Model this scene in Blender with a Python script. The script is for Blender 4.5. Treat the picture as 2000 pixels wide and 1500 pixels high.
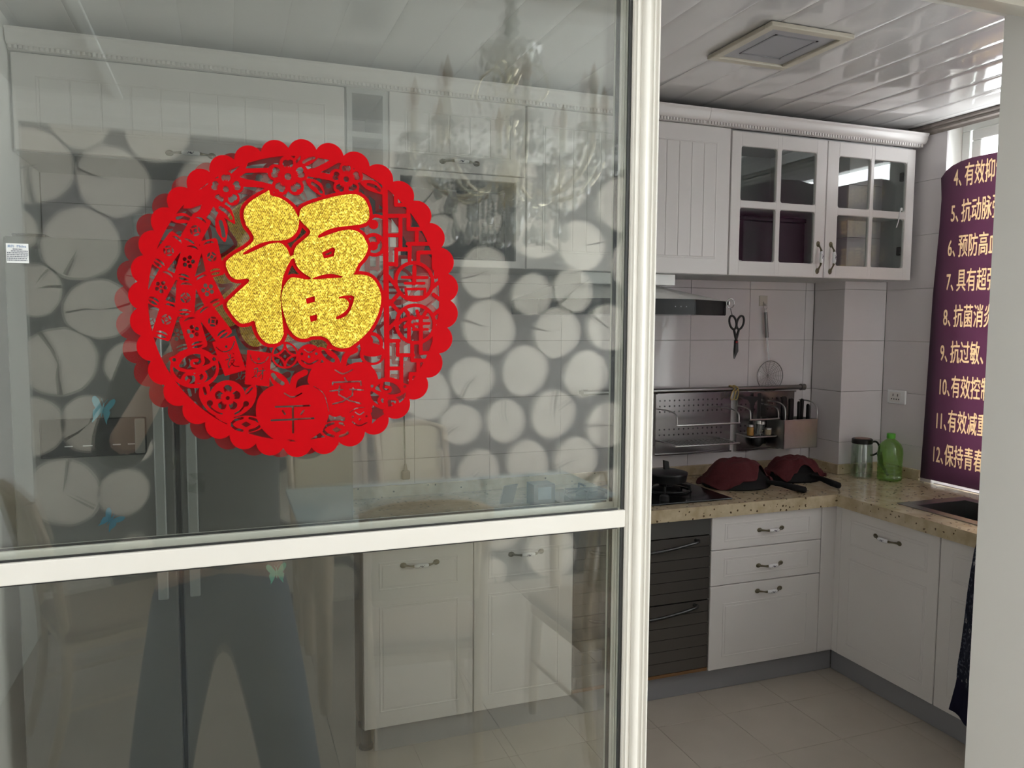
import bpy, bmesh, math, random
import numpy as np
from mathutils import Vector, Matrix, geometry
for o in list(bpy.data.objects): bpy.data.objects.remove(o)
SC = bpy.context.scene
COL = SC.collection
PI = math.pi
V = Vector
R = math.radians

# ============================================================ camera, world, lights, exposure
# kitchen axes: X along the back wall, Y into the kitchen, Z up; the phone is held at (0, 0, 1.52)
cam = bpy.data.cameras.new('camera'); co = bpy.data.objects.new('camera', cam); COL.objects.link(co)
right = V((0.93855, -0.34509, 0.00567)); down = V((-0.02188, -0.07589, -0.99688)); fwd = V((0.34444, 0.93550, -0.07877))
co.matrix_world = Matrix(((right.x, -down.x, -fwd.x, 0), (right.y, -down.y, -fwd.y, 0), (right.z, -down.z, -fwd.z, 1.52), (0, 0, 0, 1)))
cam.sensor_width = 36; cam.lens = 27.507; cam.clip_start = .01
SC.camera = co
w = bpy.data.worlds.new('sky'); SC.world = w; w.use_nodes = True
bg = w.node_tree.nodes['Background']; bg.inputs[0].default_value = (0.975, 0.985, 1.0, 1); bg.inputs[1].default_value = 14.0
def window_portal(name, loc, direction, sx, sy):      # lets the renderer find the sky through a window opening; gives no light itself
    l = bpy.data.lights.new(name, 'AREA'); l.shape = 'RECTANGLE'; l.size = sx; l.size_y = sy; l.cycles.is_portal = True
    o = bpy.data.objects.new(name, l); COL.objects.link(o); o.location = loc
    o.rotation_euler = V(direction).to_track_quat('-Z', 'Y').to_euler(); return o
window_portal('dining_window_portal', (3.28, -0.75, 1.575), (-1, 0, 0), 2.6, 1.75)
window_portal('kitchen_window_portal', (3.27, 1.87, 1.593), (-1, 0, 0), 1.58, 1.585)
SC.view_settings.view_transform = 'Standard'; SC.view_settings.look = 'None'
SC.view_settings.exposure = 0.15; SC.view_settings.gamma = 1.0
try: SC.view_settings.use_curve_mapping = False
except Exception: pass
SC.cycles.transparent_max_bounces = 24; SC.cycles.max_bounces = 10; SC.cycles.diffuse_bounces = 5; SC.cycles.glossy_bounces = 6
SC.cycles.sample_clamp_indirect = 6.0

# ============================================================ helpers
MATS = {}
def mat(name, col=(.8, .8, .8), rough=.5, metal=0, spec=.5, noise=None, bump=None, coat=0):
    if name in MATS: return MATS[name]
    m = bpy.data.materials.new(name); m.use_nodes = True; nt = m.node_tree; b = nt.nodes['Principled BSDF']
    b.inputs['Base Color'].default_value = (*col, 1); b.inputs['Roughness'].default_value = rough; b.inputs['Metallic'].default_value = metal
    b.inputs['Specular IOR Level'].default_value = spec; b.inputs['Coat Weight'].default_value = coat
    tc = nt.nodes.new('ShaderNodeTexCoord')
    if noise:   # (scale, amount, second colour)
        n = nt.nodes.new('ShaderNodeTexNoise'); n.inputs['Scale'].default_value = noise[0]; n.inputs['Detail'].default_value = 5
        nt.links.new(tc.outputs['Object'], n.inputs['Vector'])
        r = nt.nodes.new('ShaderNodeValToRGB'); r.color_ramp.elements[0].position = .5 - noise[1]; r.color_ramp.elements[1].position = .5 + noise[1]
        r.color_ramp.elements[0].color = (*noise[2], 1); r.color_ramp.elements[1].color = (*col, 1)
        nt.links.new(n.outputs['Fac'], r.inputs[0]); nt.links.new(r.outputs[0], b.inputs['Base Color'])
    if bump:    # (scale, strength)
        n2 = nt.nodes.new('ShaderNodeTexNoise'); n2.inputs['Scale'].default_value = bump[0]; n2.inputs['Detail'].default_value = 4
        nt.links.new(tc.outputs['Object'], n2.inputs['Vector'])
        bp = nt.nodes.new('ShaderNodeBump'); bp.inputs['Strength'].default_value = bump[1]; bp.inputs['Distance'].default_value = .01
        nt.links.new(n2.outputs['Fac'], bp.inputs['Height']); nt.links.new(bp.outputs[0], b.inputs['Normal'])
    MATS[name] = m; return m
def glass(name, tint, r0, rough=0.0, diffuse_mix=0.0, glosscol=(1, 1, 1)):  # diffuse share: grime on door panes, body of plastic, painted sparkle on crystals
    m = bpy.data.materials.new(name); m.use_nodes = True; nt = m.node_tree; nt.nodes.clear(); N = nt.nodes.new; L = nt.links.new
    out = N('ShaderNodeOutputMaterial'); mx = N('ShaderNodeMixShader'); t = N('ShaderNodeBsdfTransparent'); g = N('ShaderNodeBsdfGlossy')
    t.inputs[0].default_value = (*tint, 1); g.inputs[0].default_value = (*glosscol, 1); g.inputs['Roughness'].default_value = rough
    lw = N('ShaderNodeLayerWeight'); lw.inputs[0].default_value = .5
    p = N('ShaderNodeMath'); p.operation = 'POWER'; p.inputs[1].default_value = 5; L(lw.outputs['Facing'], p.inputs[0])
    q = N('ShaderNodeMath'); q.operation = 'MULTIPLY_ADD'; q.inputs[1].default_value = 1 - r0; q.inputs[2].default_value = r0; L(p.outputs[0], q.inputs[0])
    L(q.outputs[0], mx.inputs[0]); L(t.outputs[0], mx.inputs[1]); L(g.outputs[0], mx.inputs[2])
    if diffuse_mix:
        tc = N('ShaderNodeTexCoord'); n = N('ShaderNodeTexNoise'); n.inputs['Scale'].default_value = 3; n.inputs['Detail'].default_value = 8; L(tc.outputs['Object'], n.inputs['Vector'])
        v = N('ShaderNodeTexVoronoi'); v.inputs['Scale'].default_value = 26; L(tc.outputs['Object'], v.inputs['Vector'])
        r1 = N('ShaderNodeValToRGB'); r1.color_ramp.elements[0].position = .02; r1.color_ramp.elements[0].color = (1, 1, 1, 1); r1.color_ramp.elements[1].position = .05; r1.color_ramp.elements[1].color = (0, 0, 0, 1); L(v.outputs['Distance'], r1.inputs[0])
        r2 = N('ShaderNodeValToRGB'); r2.color_ramp.elements[0].position = .55; r2.color_ramp.elements[1].position = .8; L(n.outputs['Fac'], r2.inputs[0])
        mm = N('ShaderNodeMath'); mm.operation = 'MULTIPLY'; L(r1.outputs[0], mm.inputs[0]); L(r2.outputs[0], mm.inputs[1])
        ad = N('ShaderNodeMath'); ad.operation = 'MULTIPLY_ADD'; ad.inputs[1].default_value = .5; ad.inputs[2].default_value = diffuse_mix; L(mm.outputs[0], ad.inputs[0])
        d = N('ShaderNodeBsdfDiffuse'); d.inputs[0].default_value = (.7, .72, .7, 1)
        m2 = N('ShaderNodeMixShader'); L(ad.outputs[0], m2.inputs[0]); L(mx.outputs[0], m2.inputs[1]); L(d.outputs[0], m2.inputs[2]); L(m2.outputs[0], out.inputs[0])
    else: L(mx.outputs[0], out.inputs[0])
    MATS[name] = m; return m
def link(o): COL.objects.link(o); return o
def obj(name, bm, m=None, parent=None, smooth=0):
    me = bpy.data.meshes.new(name); bmesh.ops.recalc_face_normals(bm, faces=bm.faces[:]); bm.to_mesh(me); bm.free()
    for x in (m if isinstance(m, (list, tuple)) else [m]): me.materials.append(x)
    if smooth:
        me.shade_smooth() if smooth == 2 else me.set_sharp_from_angle(angle=R(smooth))
        if smooth != 2: me.polygons.foreach_set('use_smooth', [True] * len(me.polygons))
    o = link(bpy.data.objects.new(name, me))
    if parent: adopt(o, parent)
    return o
def adopt(o, parent):
    o.parent = parent
    if parent.type == 'EMPTY': o.matrix_parent_inverse = parent.matrix_basis.inverted()
def obj_shared(name, me, parent, mw):
    o = link(bpy.data.objects.new(name, me)); o.matrix_world = mw
    if parent: o.parent = parent; o.matrix_parent_inverse = parent.matrix_basis.inverted() if parent.type == 'EMPTY' else Matrix()
    return o
def tag(o, label=None, cat=None, group=None, kind=None):
    for k, v in (('label', label), ('category', cat), ('group', group), ('kind', kind)):
        if v: o[k] = v
    return o
def thing(name, label, cat, loc=(0, 0, 0), group=None, rot=0):
    o = link(bpy.data.objects.new(name, None)); o.location = loc; o.rotation_euler = (0, 0, rot); o.empty_display_size = .05
    return tag(o, label, cat, group)
def struct(name, bm, m, smooth=0): return tag(obj(name, bm, m, None, smooth), kind='structure')
def copy_tree(o, parent=None):
    c = o.copy(); COL.objects.link(c); c.parent = parent
    if parent: c.matrix_parent_inverse = o.matrix_parent_inverse.copy()
    for ch in list(o.children): copy_tree(ch, c)
    return c
def B(): return bmesh.new()
def box(bm, x0, x1, y0, y1, z0, z1, bev=0, seg=2):
    r = bmesh.ops.create_cube(bm, size=1)
    vs = r['verts']
    for v in vs: v.co = V((x0 + (v.co.x + .5) * (x1 - x0), y0 + (v.co.y + .5) * (y1 - y0), z0 + (v.co.z + .5) * (z1 - z0)))
    if bev:
        es = list({e for v in vs for e in v.link_edges}); bmesh.ops.bevel(bm, geom=es, offset=bev, segments=seg, affect='EDGES', profile=.5)
    return bm
def tube(bm, pts, r, seg=8, closed=False, cap=True):
    P = [V(p) for p in pts]; n = len(P); rings = []; prev = None
    for i in range(n):
        a = P[(i - 1) % n] if closed or i > 0 else P[i]; b = P[(i + 1) % n] if closed or i < n - 1 else P[i]
        t = (b - a).normalized()
        if prev is None:
            u = t.orthogonal().normalized()
        else:
            u = prev - t * prev.dot(t); u = u.normalized() if u.length > 1e-6 else t.orthogonal().normalized()
        prev = u; v = t.cross(u); rr = r[i] if isinstance(r, (list, tuple)) else r
        rings.append([bm.verts.new(P[i] + (u * math.cos(k * 2 * PI / seg) + v * math.sin(k * 2 * PI / seg)) * rr) for k in range(seg)])
    for i in range(n if closed else n - 1):
        A, C = rings[i], rings[(i + 1) % n]
        for k in range(seg): bm.faces.new((A[k], A[(k + 1) % seg], C[(k + 1) % seg], C[k]))
    if cap and not closed: bm.faces.new(rings[0][::-1]); bm.faces.new(rings[-1])
    return bm
def lathe(bm, prof, seg=24, c=(0, 0, 0), axis='z', cap=True):
    rings = []
    for r, z in prof:
        ring = []
        for k in range(seg):
            a = 2 * PI * k / seg; x, y = max(r, 1e-4) * math.cos(a), max(r, 1e-4) * math.sin(a)
            p = (x, y, z) if axis == 'z' else (x, z, y) if axis == 'y' else (z, x, y)
            ring.append(bm.verts.new(V(c) + V(p)))
        rings.append(ring)
    for A, C in zip(rings, rings[1:]):
        for k in range(seg): bm.faces.new((A[k], A[(k + 1) % seg], C[(k + 1) % seg], C[k]))
    if cap: bm.faces.new(rings[0][::-1]); bm.faces.new(rings[-1])
    return bm
def prism(bm, poly, a0, a1, axis):
    # poly in the two other axes: x -> (y,z), y -> (x,z), z -> (x,y)
    def P(u, v, a): return (a, u, v) if axis == 'x' else (u, a, v) if axis == 'y' else (u, v, a)
    A = [bm.verts.new(P(u, v, a0)) for u, v in poly]; C = [bm.verts.new(P(u, v, a1)) for u, v in poly]
    n = len(poly)
    for i in range(n): bm.faces.new((A[i], A[(i + 1) % n], C[(i + 1) % n], C[i]))
    bm.faces.new(A[::-1]); bm.faces.new(C); return bm
def arc(c, r, a0, a1, n): return [(c[0] + r * math.cos(a0 + (a1 - a0) * i / n), c[1] + r * math.sin(a0 + (a1 - a0) * i / n)) for i in range(n + 1)]
def bez(P, n=8):
    out = []; m = len(P)
    for i in range(m - 1):
        p0, p1, p2, p3 = V(P[max(i - 1, 0)]), V(P[i]), V(P[i + 1]), V(P[min(i + 2, m - 1)])
        for k in range(n):
            t = k / n; out.append(.5 * ((2 * p1) + (p2 - p0) * t + (2 * p0 - 5 * p1 + 4 * p2 - p3) * t * t + (3 * p1 - p0 - 3 * p2 + p3) * t ** 3))
    out.append(V(P[-1])); return out
def text(name, s, size, m, parent, origin, xdir, ydir, sx=1.0, bold=0.0, thick=.0004):
    c = bpy.data.curves.new(name, 'FONT'); c.body = s; c.size = size; c.offset = bold; c.extrude = thick; c.resolution_u = 3
    t = bpy.data.objects.new(name, c); COL.objects.link(t); bpy.context.view_layer.update()
    me = bpy.data.meshes.new_from_object(t.evaluated_get(bpy.context.evaluated_depsgraph_get())); bpy.data.objects.remove(t)
    X, Y = V(xdir).normalized(), V(ydir).normalized(); Z = X.cross(Y)
    M = Matrix(((X.x * sx, Y.x, Z.x, origin[0]), (X.y * sx, Y.y, Z.y, origin[1]), (X.z * sx, Y.z, Z.z, origin[2]), (0, 0, 0, 1)))
    me.transform(M); me.materials.clear(); me.materials.append(m); me.name = name
    o = link(bpy.data.objects.new(name, me)); adopt(o, parent); return o

# ============================================================ materials
M_white = mat('painted_wall', (.87, .865, .84), .6, noise=(2, .3, (.84, .835, .81)))
M_cab = mat('cabinet_lacquer', (.80, .77, .755), .32, noise=(3, .4, (.77, .74, .725)))
M_cabin = mat('cabinet_inside', (.50, .51, .50), .5)  # grey interior board, darkened to deepen the shade in open niches
M_alu = mat('white_aluminium', (.84, .825, .77), .28, noise=(18, .35, (.79, .77, .71)))
M_alu2 = mat('rail_aluminium', (.86, .845, .80), .3, noise=(9, .3, (.82, .80, .74)))
M_gasket = mat('black_rubber', (.02, .022, .022), .5)
M_bead = mat('grey_bead', (.55, .56, .52), .4)
M_glassA = glass('door_glass', (.928, .944, .930), .056, diffuse_mix=.010)
M_glassB = glass('cabinet_glass', (.93, .96, .95), .05)
M_glassW = glass('window_glass', (.98, .99, .99), .04)
M_red = mat('red_paper', (.53, .0, .004), .6, spec=.10, noise=(60, .4, (.49, 0, .004)))
M_red_dim = mat('dimmed_red_paper', (.41, .0, .004), .6, spec=.10, noise=(60, .4, (.37, 0, .004)))  # same red paper, darkened to add dimming behind the nearer glass
M_ceil2 = mat('dining_ceiling_paint', (.74, .745, .73), .6)
M_tile = mat('white_wall_tile', (.74, .70, .715), .12, noise=(1.7, .35, (.69, .65, .66)), bump=(5, .012))
M_grout = mat('dirty_grout', (.36, .34, .33), .8)
M_floor = mat('beige_floor_tile', (.58, .52, .45), .38, noise=(6, .3, (.51, .455, .39)))
M_fgrout = mat('floor_grout', (.44, .395, .345), .7)
M_pvc = mat('gloss_pvc', (.72, .71, .70), .07, noise=(1.2, .3, (.69, .68, .67)), bump=(4.5, .10), coat=.3)
M_plinth = mat('grey_plinth', (.29, .29, .31), .35)
M_bronze = mat('aged_bronze', (.16, .14, .09), .42, .7)
M_porc = mat('porcelain', (.85, .85, .86), .12)
M_blue = mat('dark_flower_print', (.08, .07, .12), .4)
M_black = mat('black_plastic', (.012, .012, .013), .4, spec=.35)
M_blackg = mat('black_glass', (.007, .008, .008), .14, spec=.22)
M_cast = mat('black_cast', (.007, .007, .0075), .6, spec=.2)
M_steel = mat('brushed_steel', (.55, .54, .53), .28, 1, noise=(40, .4, (.48, .47, .46)))
M_steeld = mat('dark_steel', (.30, .295, .29), .3, 1)
M_fridge = mat('grey_fridge_door', (.17, .172, .168), .28, .3, noise=(90, .4, (.155, .158, .154)))
M_fridgeh = mat('satin_grey_handle', (.40, .42, .43), .3, .6)
M_trimb = mat('brown_trim', (.30, .26, .24), .5, noise=(30, .3, (.22, .19, .17)))
M_upvc = mat('window_upvc', (.82, .85, .83), .25)
M_cream = mat('cream_frame', (.66, .62, .52), .4, noise=(20, .3, (.58, .53, .43)))
M_lampp = mat('lamp_diffuser', (.40, .40, .42), .35)
M_wood = mat('cream_wood', (.50, .40, .28), .4, noise=(8, .3, (.44, .34, .23)))
M_cush = mat('cream_leather', (.55, .47, .32), .5)
M_seat = mat('brown_seat', (.27, .20, .14), .5)
M_log = mat('log_print', (.86, .80, .72), .6, noise=(5, .35, (.70, .64, .57)))
M_loggap = mat('dark_mural_print', (.10, .105, .11), .6, noise=(3, .4, (.07, .072, .075)))
M_logrim = mat('log_rim_print', (.42, .39, .36), .6)
M_crack = mat('crack_print', (.16, .14, .12), .6)
# ============================================================ kitchen shell
XW, YB, ZC = 3.03, 3.17, 2.42          # window wall, back wall, ceiling
bm = B(); box(bm, -.62, XW, 1.03, 3.30, -.06, -.0012); floor = struct('floor', bm, M_fgrout)
me = None
for i in range(-4, 9):
    for j in range(-5, 2):
        x0, x1 = max(.607 + .2985 * i, -.6), min(.607 + .2985 * (i + 1), 2.52); y0, y1 = max(2.471 + .2995 * j, 1.03), min(2.471 + .2995 * (j + 1), 2.72)
        if x1 - x0 < .02 or y1 - y0 < .02: continue
        bm = B(); box(bm, x0 + .0008, x1 - .0008, y0 + .0008, y1 - .0008, -.012, 0, .0006, 1); obj('tile', bm, M_floor, floor)
bm = B(); box(bm, -.75, XW + .3, YB + .006, 3.36, -.05, 2.6); wall_back = struct('wall_back', bm, M_grout)
TX = [2.391 - .331 * k for k in range(10)][::-1] + [2.722, 3.053]
TZ = [.705, .951, 1.196, 1.440, 1.685, 1.930, 2.175, 2.420]
def wall_tiles(parent, cuts, plane, horizontal, zs=TZ, th=.006):
    for a, b in zip(cuts, cuts[1:]):
        for z0, z1 in zip(zs, zs[1:]):
            bm = B(); p0, p1 = sorted((plane, plane + th))
            if horizontal: box(bm, a + .0009, b - .0009, p0, p1, z0 + .0009, z1 - .0009, .0007, 1)
            else: box(bm, p0, p1, a + .0009, b - .0009, z0 + .0009, z1 - .0009, .0007, 1)
            obj('tile', bm, M_tile, parent)
wall_tiles(wall_back, [x for x in TX if x < 2.75] + [2.775], YB, True)
bm = B(); box(bm, 2.781, XW + .05, 2.971, YB + .003, -.03, 2.42); col = struct('trim_1', bm, M_grout)
wall_tiles(col, [2.775, 3.03], 2.965, True); wall_tiles(col, [2.965, 3.168], 2.775, False)
# window wall with its opening
WY0, WY1, WZ0, WZ1 = 1.045, 2.66, .80, 2.416  # unseen near end drawn out to admit more daylight
bm = B()
for a in ((XW + .006, XW + .26, WY1, 3.3, -.05, 2.6), (XW + .006, XW + .26, .9, WY0, -.05, 2.6), (XW + .006, XW + .26, WY0, WY1, -.05, WZ0 - .05), (XW + .006, XW + .26, WY0, WY1, WZ1, 2.6)): box(bm, *a)
wall_window = struct('wall_window', bm, M_white)
wall_tiles(wall_window, [2.66, 2.9635], XW, False)
bm = B(); box(bm, -.75, -.592, 1.03, 3.3, -.05, 2.6); wall_left = struct('wall_left', bm, M_white)
# ceiling of glossy strips
bm = B(); box(bm, -.62, XW + .1, 1.0, 3.25, ZC + .012, ZC + .08); ceil = struct('ceiling', bm, M_white)
k = -18
while 2.044 + .1535 * k < XW:
    x0, x1 = max(2.044 + .1535 * k, -.6), min(2.044 + .1535 * (k + 1), XW - .002); k += 1
    if x1 - x0 < .02: continue
    n = 6; random.seed(k); t = random.uniform(-.0007, .0007)
    bm = B(); poly = [(x0 + .0001, ZC + .010), (x0 + .0001, ZC + .0007)] + [(x0 + .0022 + (x1 - x0 - .0044) * i / n, ZC + t * (i / n - .5) - .0007 * math.sin(PI * i / n)) for i in range(n + 1)] + [(x1 - .0001, ZC + .0007), (x1 - .0001, ZC + .010)]
    prism(bm, poly, 1.035, 3.168, 'y'); obj('panel', bm, M_pvc, ceil, smooth=30)
bm = B(); prism(bm, [(XW - .001, ZC - .044), (XW - .001, ZC - .002), (XW - .03, ZC - .002), (XW - .03, ZC - .012), (XW - .018, ZC - .018), (XW - .018, ZC - .028), (XW - .008, ZC - .034)], 1.04, 2.96, 'y'); struct('trim_2', bm, M_trimb)
# window 1
win = thing('window_1', 'white plastic kitchen window behind the purple poster', 'window', (3.16, 1.87, .8)); win['kind'] = 'structure'
def frame(name, y0, y1, z0, z1, w, x0, x1, m, parent, bev=.004):
    bm = B(); box(bm, x0, x1, y0, y1, z0, z0 + w, bev); box(bm, x0, x1, y0, y1, z1 - w, z1, bev); box(bm, x0, x1, y0, y0 + w, z0 + w, z1 - w, bev); box(bm, x0, x1, y1 - w, y1, z0 + w, z1 - w, bev)
    return obj(name, bm, m, parent)
frame('window_frame', WY0 + .001, WY1 - .001, WZ0 + .002, WZ1 - .002, .040, 3.115, 3.19, M_upvc, win)
for a, b in ((1.087, 1.60), (1.602, 2.09), (2.092, 2.598)):
    s = frame('sash', a, b, WZ0 + .044, WZ1 - .044, .048, 3.10, 3.165, M_upvc, win, .006)
    bm = B(); box(bm, 3.13, 3.136, a + .047, b - .047, WZ0 + .091, WZ1 - .091); obj('pane', bm, M_glassW, s)
bm = B(); box(bm, XW + .008, 3.115, 1.05, 2.655, WZ0 - .048, WZ0 - .001, .004); struct('trim_3', bm, M_tile)

# ============================================================ opening between dining room and kitchen
bm = B(); box(bm, 1.292, 3.25, .62, 1.03, -.05, 2.7); struct('wall_right', bm, M_white)
bm = B(); box(bm, -.9, 3.25, .62, 1.03, 2.057, 2.7); struct('wall_front', bm, M_white)
bm = B(); box(bm, -.95, -.445, .80, 1.03, -.05, 2.057); struct('wall_partition', bm, M_white)
bm = B(); box(bm, -.44, 1.29, .905, .990, 2.040, 2.0565, .002); box(bm, -.44, 1.29, .905, .912, 2.012, 2.040); struct('trim_4', bm, M_alu)
bm = B(); box(bm, -.44, 1.29, .89, 1.0, -.004, .006, .002); struct('trim_5', bm, M_steel)

# sliding doors
def stile_profile(x0, x1, y0, y1):
    # grooved aluminium section, front towards -Y
    w = x1 - x0; f = lambda u, d: (x0 + u * w, y0 + d * (y1 - y0))
    P = [f(0, 1), f(0, .22), f(.04, .14), f(.10, .12), f(.13, .05), f(.16, .12), f(.27, .12)]
    P += [f(.30 + .16 * (1 - math.cos(i * PI / 8)), .12 - .16 * math.sin(i * PI / 8)) for i in range(9)]
    P += [f(.66, .13), f(.72, .10), f(.76, .03), f(.80, .10), f(.86, .10)]
    P += [f(.88, .06), f(.91, .0), f(.96, .0), f(.985, .06), f(1, .15), f(1, 1)]
    return P
def sliding_door(name, label, XL, XR, y0, zr0, zr1, ztop=2.038):
    d = thing(name, label, 'sliding door', ((XL + XR) / 2, y0 + .015, .012)); d['kind'] = 'structure'
    y1 = y0 + .023
    bm = B(); prism(bm, [(x, y) for x, y in stile_profile(XR - .040, XR, y0, y1)], .012, ztop, 'z'); obj('stile', bm, M_alu, d, smooth=25)
    bm = B(); prism(bm, [(2 * XL + .04 - x, y) for x, y in stile_profile(XL, XL + .040, y0, y1)], .012, ztop, 'z'); obj('stile', bm, M_alu, d, smooth=25)
    gy = y0 + .0115
    for n, (za, zb) in {'bottom_rail': (.012, .085), 'mid_rail': (zr0, zr1), 'top_rail': (ztop - .06, ztop)}.items():
        bm = B(); box(bm, XL + .0405, XR - .0405, y0 + .002, y1 - .001, za, zb, .0015); obj(n, bm, M_alu2, d)
    for za, zb in ((.085, zr0), (zr1, ztop - .06)):
        bm = B(); box(bm, XL + .041, XR - .041, gy - .0025, gy + .0025, za + .001, zb - .001); obj('pane', bm, M_glassA, d)
        bm = B(); g = .0045; yy0, yy1 = gy - .0052, gy - .0028
        box(bm, XR - .0405 - g, XR - .0405, yy0, yy1, za, zb); box(bm, XL + .0405, XL + .0405 + g, yy0, yy1, za, zb); box(bm, XL + .05, XR - .05, yy0, yy1, za, za + .0022); box(bm, XL + .05, XR - .05, yy0, yy1, zb - .0022, zb)
        o = obj('gasket', bm, M_gasket, d)
    return d
door_front = sliding_door('door_1', 'nearer white framed sliding glass door with the red paper cut', -.42, .5515, .9335, 1.2405, 1.2645)
door_rear = sliding_door('door_2', 'farther white framed sliding glass door behind the first', -.436, .549, .963, 1.2405, 1.2695)

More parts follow.
